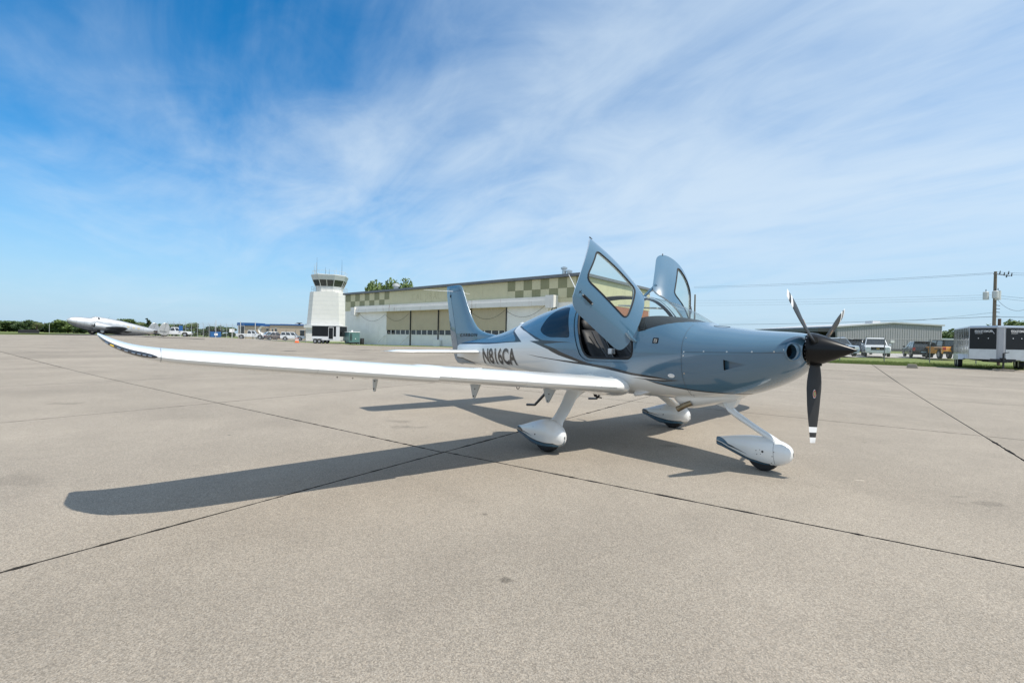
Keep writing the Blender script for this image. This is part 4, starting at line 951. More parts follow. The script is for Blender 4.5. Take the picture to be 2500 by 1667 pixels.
for i in range(len(a_lines) - 1):
    for j in range(len(b_lines) - 1):
        a0, a1, b0, b1 = a_lines[i], a_lines[i + 1], b_lines[j], b_lines[j + 1]
        cx, cy = nA * (a0 + a1) / 2 + nB * (b0 + b1) / 2; r = math.hypot(cx - CAM[0], cy - CAM[1])
        if r > 46: continue
        near = r < 13; step = .05 if near else .35 if r < 22 else 1.1; g = .008 if near else .011 if r < 22 else .018
        ring = []
        for (pa, pb, qa, qb, na, nb) in ((a0, b0, a1, b0, 0, 1), (a1, b0, a1, b1, -1, 0), (a1, b1, a0, b1, 0, -1), (a0, b1, a0, b0, 1, 0)):
            n = max(2, int(math.hypot(qa - pa, qb - pb) / step))
            for t in range(n):
                A_ = pa + (qa - pa) * t / n; B_ = pb + (qb - pb) * t / n; B_ = bend(A_, B_)
                w = nA * A_ + nB * B_; k = g + (abs(jag(w[0], w[1], .050)) if near else 0) * (1 if t else .4)
                if t == 0: A2, B2 = A_ + na * k + (nb if False else 0) * k, B_ + nb * k; A2 += (g if (A_ == a0) else -g) * (na == 0); B2 += (g if pb == b0 else -g) * (nb == 0)
                else: A2, B2 = A_ + na * k, B_ + nb * k
                w = nA * A2 + nB * B2; ring.append((w[0], w[1]))
        ring = clip(ring, edge_dist)
        if len(ring) < 3: continue
        zt = [terrain(x, y) for x, y in ring]
        n = len(ring); V = [(x, y, z) for (x, y), z in zip(ring, zt)] + [(x, y, z - .018) for (x, y), z in zip(ring, zt)]
        F = [tuple(range(n))] + [(k, n + k, n + (k + 1) % n, (k + 1) % n) for k in range(n)]
        if r > 13:    # rising ground: fan round the middle so the slab follows the slope
            m_ = len(V); mx_, my_ = sum(p[0] for p in ring) / n, sum(p[1] for p in ring) / n; V.append((mx_, my_, terrain(mx_, my_))); F = [(k, (k + 1) % n, m_) for k in range(n)] + F[1:]
        mb = MB(); mb.add(V, F); nt_ = len(F) - n; mb.mi = [0] * nt_ + [1] * n; sl = mb.build('slab', [M['concrete'], M['joint']], apron); nsl += 1
        if sl.data.polygons[0].normal.z < 0: sl.data.flip_normals()
        q = [nA * a + nB * b for a, b in ((a0 - .2, b0 - .2), (a1 + .2, b0 - .2), (a1 + .2, b1 + .2), (a0 - .2, b1 + .2))]
        qq = clip([(p[0], p[1]) for p in q], edge_dist)
        if len(qq) > 2: fill.add([(x, y, terrain(x, y) - .016 - .0001 * ((i * 7 + j * 3) % 10)) for x, y in qq], [tuple(range(len(qq)))])
fo = fill.build('joint_filler', M['joint'], apron); fo['kind'] = 'stuff'
for p in fo.data.polygons:
    pass
# taxiway beyond the apron and the car park lane
def ribbon(name, pts_near, pts_far, off, mat):
    V = [(p.x, p.y, p.z + off) for p in pts_near] + [(p.x, p.y, p.z + off) for p in pts_far]; n = len(pts_near)
    o = MB().add(V, [(i, i + 1, n + i + 1, n + i) for i in range(n - 1)]).build(name, mat)
    if o.data.polygons[0].normal.z < 0: o.data.flip_normals()
    return tag(o, kind='structure')
cols = list(range(-300, 520, 40))
ribbon('taxiway', [ground_at(c, 66) for c in cols], [ground_at(c, 120) for c in cols], .015, M['asphalt'])
M['lane'] = princ('pale_lane', (.40, .38, .35), .9, var=.1)
ribbon('car_park', [ground_at(c, 86) for c in range(540, 800, 20)], [ground_at(c, 108) for c in range(540, 800, 20)], -.05, M['lane'])
ribbon('car_park', [ground_at(c, 45.2) for c in range(1880, 2720, 60)], [ground_at(c, 60) for c in range(1880, 2720, 60)], -.06, M['lane'])

# ---- grass blades along the apron's edge
def blades(name, sampler, n, hmin, hmax, mats):
    V = []; F = []; MI = []
    for k in range(n):
        x, y = sampler(); z = terrain(x, y) - .10; h = random.uniform(hmin, hmax) + .06; a = random.uniform(0, 6.28); w = random.uniform(.006, .014); lx, ly = random.gauss(0, .03), random.gauss(0, .03); o = len(V)
        V += [(x - w * math.cos(a), y - w * math.sin(a), z), (x + w * math.cos(a), y + w * math.sin(a), z), (x + lx, y + ly, z + h)]; F.append((o, o + 1, o + 2)); MI.append(k % len(mats))
    o = raw_mesh(name, V, F, mats, None, MI, smooth=False); return o
M['blade_a'] = princ('grass_green', (.140, .205, .042), .8); M['blade_b'] = princ('grass_dry', (.285, .265, .105), .85); M['blade_c'] = princ('grass_dark', (.095, .145, .030), .8)
def edge_sample():
    while True:
        px = random.uniform(1960, 2560); d = random.triangular(-.15, 9, .2); p = EA.lerp(EB, (px - 2042) / 457.) - enrm * d; return p.x, p.y
g = blades('grass', edge_sample, 26000, .03, .11, [M['blade_a'], M['blade_b'], M['blade_c'], M['blade_a']])
tag(g, 'short mown grass along the right-hand edge of the concrete', 'grass', kind='stuff')

# ---- trees
M['bark'] = princ('bark', (.10, .075, .055), .9, var=.3, vscale=8, bump=.5, bscale=25)
LEAF = [princ('leaf_mid', (.085, .140, .042), .6), princ('leaf_light', (.140, .195, .058), .6), princ('leaf_dark', (.052, .090, .032), .65), princ('leaf_olive', (.155, .160, .075), .65)]
def tree_proto(seed, h, w, dens, leaf, shape='round', big=1.0):
    rnd = random.Random(seed); root = bpy.data.objects.new('tree', None); COL.objects.link(root)
    mb = MB(); mb.tube([(0, 0, -.3), (.05, .02, h * .25), (0, .05, h * .5), (.05, 0, h * .8)], [h * .028, h * .022, h * .016, h * .006], 7)
    blobs = []
    nb = {'round': 10, 'cone': 8, 'bush': 16}[shape]
    for k in range(nb):
        if shape == 'cone': z = h * (.18 + .8 * k / nb); rr = w * .5 * (1.05 - k / nb); c = (rnd.gauss(0, .1 * w), rnd.gauss(0, .1 * w), z); blobs.append((c, rr * .8, rr * .7))
        else:
            a = rnd.uniform(0, 6.28); q = rnd.uniform(.12, .36) * w; c = (q * math.cos(a), q * math.sin(a), h * (rnd.uniform(.36, .86) if shape == 'round' else rnd.uniform(.10, .86))); blobs.append((c, w * rnd.uniform(.16, .28), h * rnd.uniform(.10, .18)))
    for c, r, rz in blobs:
        st = Vector((0, 0, max(h * .2, c[2] - h * .22))); mb.tube([st, st.lerp(Vector(c), .55) + Vector((0, 0, -h * .02)), c], [h * .010, h * .006, h * .002], 5)
    mb.build('trunk', M['bark'], root, True)
    V = []; F = []; MI = []
    for k in range(dens):
        c, r, rz = blobs[rnd.randrange(nb)]; d = Vector((rnd.gauss(0, 1), rnd.gauss(0, 1), rnd.gauss(0, 1))).normalized() * (rnd.random() ** .38)
        p = Vector(c) + Vector((d.x * r, d.y * r, d.z * rz)); s_ = rnd.uniform(.12, .30) * big; u = Vector((rnd.gauss(0, 1), rnd.gauss(0, 1), rnd.gauss(0, .6))).normalized(); v = u.orthogonal().normalized(); v = (v * math.cos(1.0 * k) + u.cross(v) * math.sin(1.0 * k)); o = len(V)
        V += [p - u * s_ - v * s_ * .5, p + u * s_ * .1 - v * s_ * .75, p + u * s_, p + v * s_ * .7]; F.append((o, o + 1, o + 2, o + 3)); MI.append(0 if rnd.random() < .62 else rnd.choice([1, 2]))
    ls = {'mid': [LEAF[0], LEAF[1], LEAF[2]], 'dark': [LEAF[2], LEAF[0], LEAF[2]], 'light': [LEAF[1], LEAF[0], LEAF[1]], 'olive': [LEAF[3], LEAF[1], LEAF[0]]}[leaf]
    raw_mesh('crown', V, F, ls, root, MI, smooth=False); root['h'] = h
    return root
protos = {'mid': tree_proto(1, 9, 8.5, 3000, 'mid', 'bush', 1.7), 'mid2': tree_proto(5, 9, 9.5, 3000, 'mid', 'bush', 1.7), 'dark': tree_proto(2, 9, 9, 3000, 'dark', 'bush', 1.7), 'tall': tree_proto(7, 9, 8, 3800, 'light', 'bush', 1.2), 'light': tree_proto(3, 9, 8, 3000, 'light', 'bush', 1.5), 'olive': tree_proto(4, 9, 8, 1900, 'olive'), 'cone': tree_proto(6, 9, 4.5, 2200, 'dark', 'cone')}
used = set()
def tree(kind, px, depth, top_y, wide, label, group='trees along the far edge of the airfield'):
    g_ = ground_at(px, depth); h = max(2.5, (zat(px, top_y, depth) - g_.z) * 1.06)
    if kind not in used: o = protos[kind]; used.add(kind)
    else: o = copy_tree(protos[kind])
    o.name = 'tree'; o.location = g_; sc_ = h / 9.0; o.scale = (sc_ * wide, sc_ * wide, sc_); o.rotation_euler = (0, 0, random.uniform(0, 6.28)); tag(o, label, 'tree', group)
    if 'h' in o: del o['h']
    return o
ORD = ['first', 'second', 'third', 'fourth', 'fifth', 'sixth', 'seventh', 'eighth', 'ninth', 'tenth', 'eleventh', 'twelfth', 'thirteenth', 'fourteenth', 'fifteenth', 'sixteenth', 'seventeenth', 'eighteenth', 'nineteenth', 'twentieth']
no = 0
for k, px in enumerate(np.arange(-24, 320, 19)):
    kd = ('mid', 'dark', 'mid2', 'mid', 'light', 'dark')[k % 6]; py = 785 + 3.5 * math.sin(k * 1.7) + random.uniform(-2, 3) + max(0, px - 150) * .02
    if abs(px - 46) < 10: tree('dark', px, 240, 777, 1.0, 'tallest dark tree in the green row at the far left')
    elif abs(px - 88) < 10: tree('olive', px, 225, 786, 1.2, 'olive brown thin-leaved tree in the row at the far left')
    else: tree(kd, px, random.uniform(225, 260), py, random.uniform(1.7, 2.2), '%s tree from the left edge among the plain green ones of the far row' % ORD[no]); no += 1
for k, (kd, px, dep, ty, wd, lb) in enumerate([
    ('mid', 305, 150, 777, 1.1, 'leafy tree rising behind the silver plane\'s rear fuselage'), ('olive', 336, 160, 785, 1.3, 'pale olive tree beside the pointed one behind the silver plane'),
    ('cone', 363, 150, 776, 1.25, 'narrow pointed dark tree behind the silver plane\'s tail'), ('mid2', 398, 170, 790, 1.3, 'tree between the tail fins and the fenced car park'),
    ('mid', 430, 180, 790, 1.2, 'rounded tree behind the leftmost white pickup'), ('light', 462, 180, 789, 1.5, 'light green tree right of the leftmost white pickup'),
    ('dark', 498, 185, 793, 1.3, 'dark tree behind the blue dumpster'), ('mid2', 530, 190, 796, 1.4, 'low tree right of the blue dumpster'), ('mid', 562, 190, 798, 1.3, 'low tree at the left end of the blue-trimmed building'),
    ('tall', 930, 118, 689, .62, 'left half of the tree pair showing above the hangar roof'), ('tall', 972, 118, 684, .62, 'right half of the tree pair showing above the hangar roof'),
    ('mid', 1925, 170, 806, 1.6, 'green tree just behind the propeller, left of the others'), ('dark', 1955, 175, 809, 1.6, 'middle tree of the clump behind the propeller'), ('mid2', 1985, 175, 808, 1.6, 'tree behind the spinner nearest the grey building'), ('mid', 2015, 175, 811, 1.6, 'tree at the open end of the grey building'),
    ('mid', 2315, 150, 808, 1.5, 'tree right of the grey building, nearest to it'), ('mid2', 2345, 150, 806, 1.5, 'tree between the grey building and the black trailer'), ('olive', 2400, 120, 793, 1.2, 'brownish tree left of the utility pole behind the trailer'), ('light', 2493, 75, 786, 1.0, 'bright green tree at the right edge behind the trailer')]):
    tree(kd, px, dep, ty, wd, lb)
for k in protos:
    if k not in used: 
        for c in list(protos[k].children): bpy.data.objects.remove(c)
        bpy.data.objects.remove(protos[k])

# ================================================================== BUILDINGS
def metal_mat(name, col, pitch, rough=.55, var=.06, depth=.5, axis=0, streak=None):
    """painted sheet metal: fine vertical corrugation as relief, weather streaks"""
    mt = princ(name, col, rough, var=var, vscale=.8); nt = mt.node_tree; N = nt.nodes; L = nt.links; b = N['Principled BSDF']
    tc = N.new('ShaderNodeTexCoord'); w = N.new('ShaderNodeTexWave'); w.wave_type = 'BANDS'; w.bands_direction = 'XYZ'[axis]; w.inputs['Scale'].default_value = 1.0 / pitch * .314; w.wave_profile = 'SIN'
    L.new(tc.outputs['Object'], w.inputs['Vector']); bp = N.new('ShaderNodeBump'); bp.inputs['Strength'].default_value = depth; bp.inputs['Distance'].default_value = .03; L.new(w.outputs[0], bp.inputs['Height']); L.new(bp.outputs[0], b.inputs['Normal'])
    if streak:
        mp = N.new('ShaderNodeMapping'); mp.inputs['Scale'].default_value = (1.2, 1.2, .12); L.new(tc.outputs['Object'], mp.inputs[0]); t = N.new('ShaderNodeTexNoise'); t.inputs['Scale'].default_value = 1.6; t.inputs['Detail'].default_value = 8; t.inputs['Roughness'].default_value = .7; L.new(mp.outputs[0], t.inputs['Vector'])
        r = N.new('ShaderNodeMapRange'); r.interpolation_type = 'SMOOTHSTEP'; r.inputs[1].default_value = .56; r.inputs[2].default_value = .74; r.inputs[4].default_value = streak[3]; L.new(t.outputs[0], r.inputs[0])
        mx = N.new('ShaderNodeMix'); mx.data_type = 'RGBA'; L.new(r.outputs[0], mx.inputs[0]); src = b.inputs['Base Color'].links[0].from_socket if b.inputs['Base Color'].links else None
        if src: L.new(src, mx.inputs[6])
        else: mx.inputs[6].default_value = (*col, 1)
        mx.inputs[7].default_value = (*streak[:3], 1); L.new(mx.outputs[2], b.inputs['Base Color'])
    return mt
M['fascia'] = metal_mat('hangar_cream', (.60, .555, .36), .30, streak=(.26, .25, .13, .35)); M['check'] = metal_mat('hangar_olive', (.265, .258, .14), .30, streak=(.10, .11, .05, .4))
M['hwhite'] = metal_mat('hangar_white', (.86, .84, .80), .9, depth=.12, streak=(.40, .36, .30, .35)); M['hdoor'] = metal_mat('hangar_door', (.49, .42, .285), .30, depth=.8, streak=(.24, .22, .15, .5)); M['hkick'] = metal_mat('hangar_kick', (.76, .76, .74), .30, depth=.8, streak=(.36, .28, .2, .4))
M['rust'] = metal_mat('rusted_white', (.78, .76, .72), 3.0, depth=.05, streak=(.26, .11, .05, .85)); M['roof'] = princ('roof_edge', (.16, .17, .19), .5, var=.1)
M['brick'] = princ('brick', (.36, .15, .09), .9, var=.18, vscale=6); M['darkglass'] = princ('dark_glass', (.018, .021, .025), .08, 0, .3)
M['cable'] = princ('cable', (.03, .03, .03), .7)
P0 = ground_at(842, 75.0); P1 = ground_at(1420, 46.7); HV = Vector((P1.x - P0.x, P1.y - P0.y, 0)); HL = HV.length; HV.normalize(); HN = Vector((HV.y, -HV.x, 0))
if HN.dot(Vector((CAM[0] - P0.x, CAM[1] - P0.y, 0))) < 0: HN = -HN
hang = thing('hangar', 'long cream and white hangar with green checkered fascia and rusted door track', 'hangar', (P0.x, P0.y, .0)); hang.rotation_euler = (0, 0, math.atan2(HV.y, HV.x))
# local frame: x along the front, -y or +y towards the viewer
sgn = 1 if HN.dot(Vector((-HV.y, HV.x, 0))) > 0 else -1          # +1: local +y faces the apron
def hx(zoomx):
    """distance along the front for a column of the photo (enlargement 820 + .2721 x)"""
    px = 820 + .2721 * zoomx; v = place(px, 830, 1.0) - CAM; A_ = np.array([[v[0], -HV.x], [v[1], -HV.y]]); r = np.linalg.solve(A_, np.array([P0.x - CAM[0], P0.y - CAM[1]])); return float(r[1])
def hb(name, x0, x1, y0, y1, z0, z1, mat, parent=hang, bev=0):
    ya, yb = sorted((sgn * y0, sgn * y1)); return MB().box(x0, x1, ya, yb, z0, z1).build(name, mat, parent, bevel=bev)
FB, FT, HD = 5.45, 8.05, 17.0
hb('wall', 0, HL, -.3, 0, -.5, FB, M['hwhite']); 
hb('gable_wall', HL - .3, HL, -HD, -.3, -.5, FB, M['brick']); hb('gable_wall_upper', HL - .29, HL + .02, -HD, -.3, FB, FT + .3, M['fascia'])
hb('rear_wall', 0, HL, -HD, -HD + .3, -.5, FT, M['hwhite']); hb('end_wall', 0, .3, -HD, -.3, -.5, FT, M['fascia'])
rf = hb('roof', -.3, HL + .3, -HD - .4, .35, FT, FT + .30, M['roof'])
for q in (430,):
    MB().lathe([(FT + .3, .35), (FT + 1.0, .35), (FT + 1.0, .55), (FT + 1.35, .55), (FT + 1.5, .1)], 'z', 14, (hx(q), sgn * -2.0, 0)).build('roof_vent', M['silver'], rf)
for q, hh in ((1965, 1.3), (2010, .9)):
    MB().lathe([(FT + .3, .22), (FT + hh - .2, .22), (FT + hh - .2, .36), (FT + hh, .36), (FT + hh + .1, .05)], 'z', 12, (hx(q), sgn * -1.5, 0)).build('roof_vent', M['steel'], rf)
# checkered fascia, one sheet per square
lc = [80, 130, 170, 210, 255, 297, 342, 386, 432, 475]; rc = [1535, 1603, 1678, 1753, 1830, 1907, 1987, 2067, 2150, 2205]
Z1, Z2 = FT - .02, FT - 1.13; Z3 = Z2 - 1.05
for cols_ in (lc, rc):
    for i in range(len(cols_) - 1):
        x0, x1 = max(0.02, hx(cols_[i])), min(HL, hx(cols_[i + 1]))
        if x1 - x0 < .1: continue
        for r_, (za, zb) in enumerate(((Z2, Z1), (Z3, Z2))):
            hb('fascia_panel', x0, x1 - .015, 0, .06, za + .008, zb - .008, M['check'] if (i + r_) % 2 == 0 else M['fascia'])
x0, x1 = hx(475), hx(1535); nseg = 10
for i in range(nseg): hb('fascia_panel', x0 + (x1 - x0) * i / nseg, x0 + (x1 - x0) * (i + 1) / nseg - .01, 0, .06, Z3 + .008, Z1 - .008, M['fascia'])
hb('fascia_base', .02, HL, 0, .055, FB, Z3 - .005, M['fascia'])
# ghost of an old painted name
V, F = text_mesh('CAL JIRAL', .0, 0, 1.25); gx0, gx1 = hx(680), hx(930); W = [(gx0 + (gx1 - gx0) * x, sgn * .064, Z3 + .35 + 1.25 * y) for x, y in V]
M['ghost'] = princ('faded_paint', (.52, .48, .30), .8, var=.25, vscale=6); raw_mesh('faded_lettering', W, F, M['ghost'], hang, smooth=False)
V, F = text_mesh('K', .0); gx0, gx1 = hx(1125), hx(1170); W = [(gx0 + (gx1 - gx0) * x, sgn * .064, Z3 + .35 + 1.25 * y) for x, y in V]; raw_mesh('faded_lettering', W, F, M['ghost'], hang, smooth=False)
# door track header
bx0, bx1 = hx(180), hx(1980)
tr = hb('door_track', bx0, bx1, .02, .75, 5.08, 5.62, M['rust']); hb('track_cover', bx0 + .4, bx1 - .2, .02, .62, 5.62, 6.05, M['rust'], tr)
hb('track_end', bx1 - .9, bx1 + .15, .02, .95, 4.80, 6.15, M['rust'], tr); hb('track_end', bx0 - .15, bx0 + .9, .02, .95, 4.70, 5.9, M['rust'], tr)
# sliding door leaves
for a_, b_, kind in ((215, 460, 'w'), (460, 675, 'c'), (675, 925, 'c'), (925, 1220, 'c'), (1220, 1535, 'c'), (1535, 1910, 'w')):
    x0, x1 = hx(a_), hx(b_); off = .10 + .06 * (a_ % 2 == 0)
    if kind == 'w': hb('door_leaf', x0, x1 - .04, .02, off + .05, .05, 5.08, M['hwhite']); continue
    d_ = hb('door_leaf', x0, x1 - .04, .02, off, 2.42, 5.08, M['hdoor']); hb('kick_panel', x0, x1 - .04, .02, off, .05, 1.78, M['hkick'], d_); hb('window_backing', x0, x1 - .04, .0, .05, 1.78, 2.42, M['hole'], d_)
    nw = 5
    for k in range(nw):
        w0 = x0 + (x1 - x0) * (k + .05) / nw; w1 = x0 + (x1 - x0) * (k + .93) / nw
        hb('window', w0, w1, .05, off - .03, 1.82, 2.38, M['darkglass'], d_)
    for k in range(nw + 1):
        xm = min(x1 - .30, x0 + (x1 - x0) * (k - .07) / nw) if k else x0; hb('mullion', max(x0, xm), min(x1 - .05, xm + (x1 - x0) * .12 / nw), .04, off - .005, 1.78, 2.42, M['rust'], d_)
    hb('window_sill', x0, x1 - .04, .02, off + .03, 1.74, 1.79, M['rust'], d_); hb('window_head', x0, x1 - .04, .02, off + .02, 2.40, 2.45, M['hdoor'], d_)
for q in (675, 925, 1220, 1535): hb('door_post', hx(q) - .07, hx(q) + .05, .02, .24, .05, 5.08, M['cable'])
for a_, b_, z in ((240, 460, 4.7), (460, 672, 4.7), (1222, 1535, 4.75), (1540, 1890, 4.75)):
    x0, x1 = hx(a_), hx(b_); MB().tube([(x0 + (x1 - x0) * t, sgn * .45, z - (1 - (2 * t - 1) ** 2) * 1.0 + (.35 * t if a_ == 1540 else 0)) for t in np.linspace(0, 1, 14)], .018, 5).build('hanging_cable', M['cable'], hang)
hb('step_box', hx(895), hx(955), .2, .5, .05, 1.15, M['hkick'])
for q in (450, 660): MB().tube([(hx(q) - .9, sgn * .9, .45), (hx(q), sgn * .25, 1.6)], .06, 6).build('door_stop', M['rust'], hang)
# ---- control tower
def ring8(w, c, z): h = w / 2; return [(h, -h + c, z), (h, h - c, z), (h - c, h, z), (-h + c, h, z), (-h, h - c, z), (-h, -h + c, z), (-h + c, -h, z), (h - c, -h, z)]
TD = 95.0; tb = ground_at(803, TD)
tow = thing('control_tower', 'white tapered control tower with slanted dark cab windows', 'control tower', tb, yaw_to_cam(803) - rad(12))
M['twhite'] = princ('tower_white', (.68, .67, .64), .75, var=.04, vscale=1.2); M['tgrey'] = princ('tower_trim', (.55, .57, .58), .6, var=.06)
zb = tb.z; ztop = zat(803, 717, TD) - zb
bt = MB().frustum(ring8(7.9, 1.1, -.5), ring8(6.6, .95, ztop)).build('shaft', M['twhite'], tow)
nb_ = 11
for k in range(1, nb_):
    z = ztop * k / nb_; w = 7.9 + (6.6 - 7.9) * (z + .5) / (ztop + .5); c = 1.1 + (.95 - 1.1) * (z + .5) / (ztop + .5); MB().frustum(ring8(w + .012, c, z), ring8(w + .012, c, z + .03)).build('panel_joint', M['tgrey'], bt)
zc0, zc1, zc2, zc3, zc4 = [zat(803, y, TD) - zb for y in (709, 702, 687, 676, 674.5)]
gal = MB().frustum(ring8(6.6, 1.6, ztop), ring8(6.6, 1.6, ztop + .12)).build('gallery', M['twhite'], tow)
MB().frustum(ring8(4.9, 1.3, ztop + .12), ring8(4.9, 1.3, zc0 + .0)).build('cab_base', M['twhite'], tow); cabb = MB().frustum(ring8(4.9, 1.3, zc0), ring8(5.1, 1.35, zc1)).build('cab_sill', M['tgrey'], tow)
R0_, R1_ = ring8(5.1, 1.35, zc1), ring8(6.1, 1.6, zc2); M['cabglass'] = princ('cab_glass', (.035, .045, .045), .06, 0, .5)
for k in range(8):
    a0_, a1_, b0_, b1_ = [Vector(v) for v in (R0_[k], R0_[(k + 1) % 8], R1_[k], R1_[(k + 1) % 8])]
    n = (a1_ - a0_).cross(b0_ - a0_).normalized() * .05; wn = 2 if (a1_ - a0_).length > 2 else 1
    for j in range(wn):
        q = [a0_.lerp(a1_, j / wn), a0_.lerp(a1_, (j + 1) / wn), b0_.lerp(b1_, (j + 1) / wn), b0_.lerp(b1_, j / wn)]; MB().frustum(q, [p - n for p in q]).build('cab_window', M['cabglass'], tow)
        MB().tube([q[0], q[3]], .07, 5).build('window_post', M['twhite'], tow)
cr = MB().frustum(ring8(6.15, 1.6, zc2), ring8(6.75, 1.75, zc3)).build('cab_roof', M['tgrey'], tow); MB().frustum(ring8(6.6, 1.7, zc3), ring8(6.6, 1.7, zc4)).build('roof_cap', M['twhite'], cr)
def rail(parent, w, c, z, h, n=3):
    r_ = ring8(w, c, z); mb = []
    for t in ([.5, 1.0] if n == 2 else [1.0]):
        q = [Vector(p) + Vector((0, 0, h * t)) for p in r_]; MB().tube(q + [q[0]], .025, 4, False).build('rail', M['silver'], parent)
    for k in range(8):
        for t in (0, .5):
            p = Vector(r_[k]).lerp(Vector(r_[(k + 1) % 8]), t); MB().tube([p, p + Vector((0, 0, h))], .025, 4).build('rail_post', M['silver'], parent)
rail(gal, 6.4, 1.55, ztop + .12, 1.05, 2); rail(cr, 6.2, 1.6, zc4, .75, 1)
for x, y, h, m_ in ((2.2, -2.6, 2.2, 'silver'), (2.4, -2.4, 2.6, 'silver'), (2.0, -2.2, 2.9, 'silver'), (2.6, -2.0, 4.0, 'dark'), (1.5, -.6, 1.9, 'dark'), (1.8, .2, 1.5, 'dark'), (2.0, 1.6, 1.8, 'silver'), (1.0, 2.5, 4.0, 'dark')):
    MB().tube([(x, y, zc4), (x, y, zc4 + h * .40), (x, y, zc4 + h * .85)], [.035, .03, .012], 5).build('antenna', M[m_], cr)
MB().tube([(3.12, -1.7, ztop - .8), (3.2, -1.7, ztop * .7), (3.28, -1.9, ztop * .62)], .03, 5).build('conduit', M['dark'], tow)
for y, z in ((-1.9, .48), (-1.7, .43), (.6, .40)): MB().box(3.32, 3.42, y - .08, y + .08, ztop * z, ztop * z + .2).build('wall_fitting', M['dark'], tow)
MB().box(2.9, 5.2, -3.6, 3.4, 2.55, 3.1).build('entrance_roof', M['tgrey'], tow); MB().box(2.6, 4.8, -3.4, 3.2, -.5, 2.55).build('entrance_block', M['twhite'], tow)
# ---- low brick terminal with blue trim
M['tan'] = princ('tan_brick', (.56, .44, .33), .9, var=.08, vscale=2); M['bluetrim'] = princ('blue_trim', (.015, .10, .30), .5, var=.05); M['shadebrick'] = M['tan']
BD = 112.0; g0 = ground_at(664, BD); ter = thing('terminal', 'low tan brick building with blue roof trim left of the tower', 'building', g0, math.atan2(-FWD[1], -FWD[0]) - math.pi / 2)
mpx = BD / FPX
def bxx(zx): return ((560 + zx * .14666) - 664) * mpx
def bzz(zy): return zat(664, 630 + zy * .14666, BD) - g0.z
sg2 = 1
def blk(zx0, zx1, top, dep, front=0.0, name='wall'): 
    return MB().box(-bxx(zx1), -bxx(zx0), front - dep, front, -.5, bzz(top)).build(name, M['tan'], ter)
blk(140, 715, 1125, 9); blk(700, 1290, 1115, 9, .8)
MB().box(-bxx(715), -bxx(132), -9.2, .25, bzz(1135), bzz(1100)).build('roof_trim', M['bluetrim'], ter); MB().box(-bxx(445), -bxx(138), -4, .35, bzz(1130), bzz(1085)).build('roof_trim', M['bluetrim'], ter); MB().box(-bxx(1295), -bxx(705), -9, 1.05, bzz(1117), bzz(1098)).build('roof_trim', M['bluetrim'], ter)
for zx0, zx1, t in ((985, 1080, 1072), (1165, 1250, 1078), (735, 880, 1085)): MB().box(-bxx(zx1), -bxx(zx0), -5, -3, bzz(1100), bzz(t)).build('roof_unit', M['silver'], ter)
MB().lathe([(bzz(1100), .25), (bzz(1075), .25), (bzz(1070), .75), (bzz(1062), .6), (bzz(1060), .05)], 'z', 12, (-bxx(1097), -2, 0)).build('roof_vent', M['dark'], ter)
for zx0, zx1, zy0, zy1, fr in ((165, 250, 1150, 1320, .03), (610, 655, 1175, 1215, .03), (785, 812, 1175, 1290, .83), (1200, 1275, 1190, 1320, .83), (735, 755, 1180, 1230, .83)):
    w_ = MB().box(-bxx(zx1), -bxx(zx0), fr - .2, fr, bzz(zy1), bzz(zy0)).build('window', M['darkglass'], ter); MB().box(-bxx(zx1) - .1, -bxx(zx0) + .1, fr, fr + .05, bzz(zy0), bzz(zy0) + .12).build('lintel', M['tgrey'], w_)
for q in (450, 205): MB().tube([(-bxx(q), .6, 0), (-bxx(q), .6, bzz(1065))], .09, 6).build('downpipe', M['tgrey'], ter)
MB().lathe([(-1.0, .5), (0, 1.0)], 'y', 16, (-bxx(565), .6, bzz(1200))).build('satellite_dish', M['plainwhite'], ter)
# ---- grey metal building on the right
M['gmetal'] = metal_mat('grey_siding', (.34, .335, .355), 1.2, depth=.15, var=.03); M['groof'] = princ('grey_roof', (.50, .51, .52), .5, var=.05)
GD = 91.0; gg = ground_at(2172, GD); gb = thing('metal_building', 'large grey ribbed metal building with a low gable behind the parked cars', 'building', gg, math.atan2(-FWD[1], -FWD[0]) - math.pi / 2)
def gx(zx): return -((2000 + zx * .21259) - 2172) * GD / FPX * 1.0
def gz(zx, zy): return zat(2000 + zx * .21259, 640 + zy * .21259, GD) - gg.z
xl, xr, xm = gx(205), gx(1408), gx(842); zl, zr, zm = gz(205, 748), gz(1408, 735), gz(842, 702)
MB().prism_y([(xr, -.6), (xl, -.6), (xl, zl), (xm, zm), (xr, zr)], -30, 0).build('siding', M['gmetal'], gb)
for k in range(44):
    x = xr + (xl - xr) * (k + .5) / 44; z = zr + (zm - zr) * (x - xr) / (xm - xr) if x < xm else zm + (zl - zm) * (x - xm) / (xl - xm)
    MB().box(x - .05, x + .05, .0, .05, -.5, z - .15).build('rib', M['gmetal'], gb)
for xa, za, xb, zb_ in ((xr - .3, zr, xm, zm), (xm, zm, xl + .3, zl)):
    MB().frustum([(xa, -30.3, za), (xb, -30.3, zb_), (xb, .3, zb_), (xa, .3, za)], [(xa, -30.3, za + .28), (xb, -30.3, zb_ + .28), (xb, .3, zb_ + .28), (xa, .3, za + .28)]).build('roof', M['groof'], gb)
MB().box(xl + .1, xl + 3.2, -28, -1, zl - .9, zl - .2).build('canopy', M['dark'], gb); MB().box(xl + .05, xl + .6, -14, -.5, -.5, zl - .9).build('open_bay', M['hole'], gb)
MB().box(gx(790), gx(700), -4, -2, zm, zm + .55).build('ridge_vent', M['plainwhite'], gb); MB().box(gx(860), gx(815), .06, .12, gz(838, 925), gz(838, 895)).build('wall_notice', M['plainwhite'], gb)
MB().box(xr, xl, .0, .08, -.6, .35).build('base_course', M['asphalt'], gb)
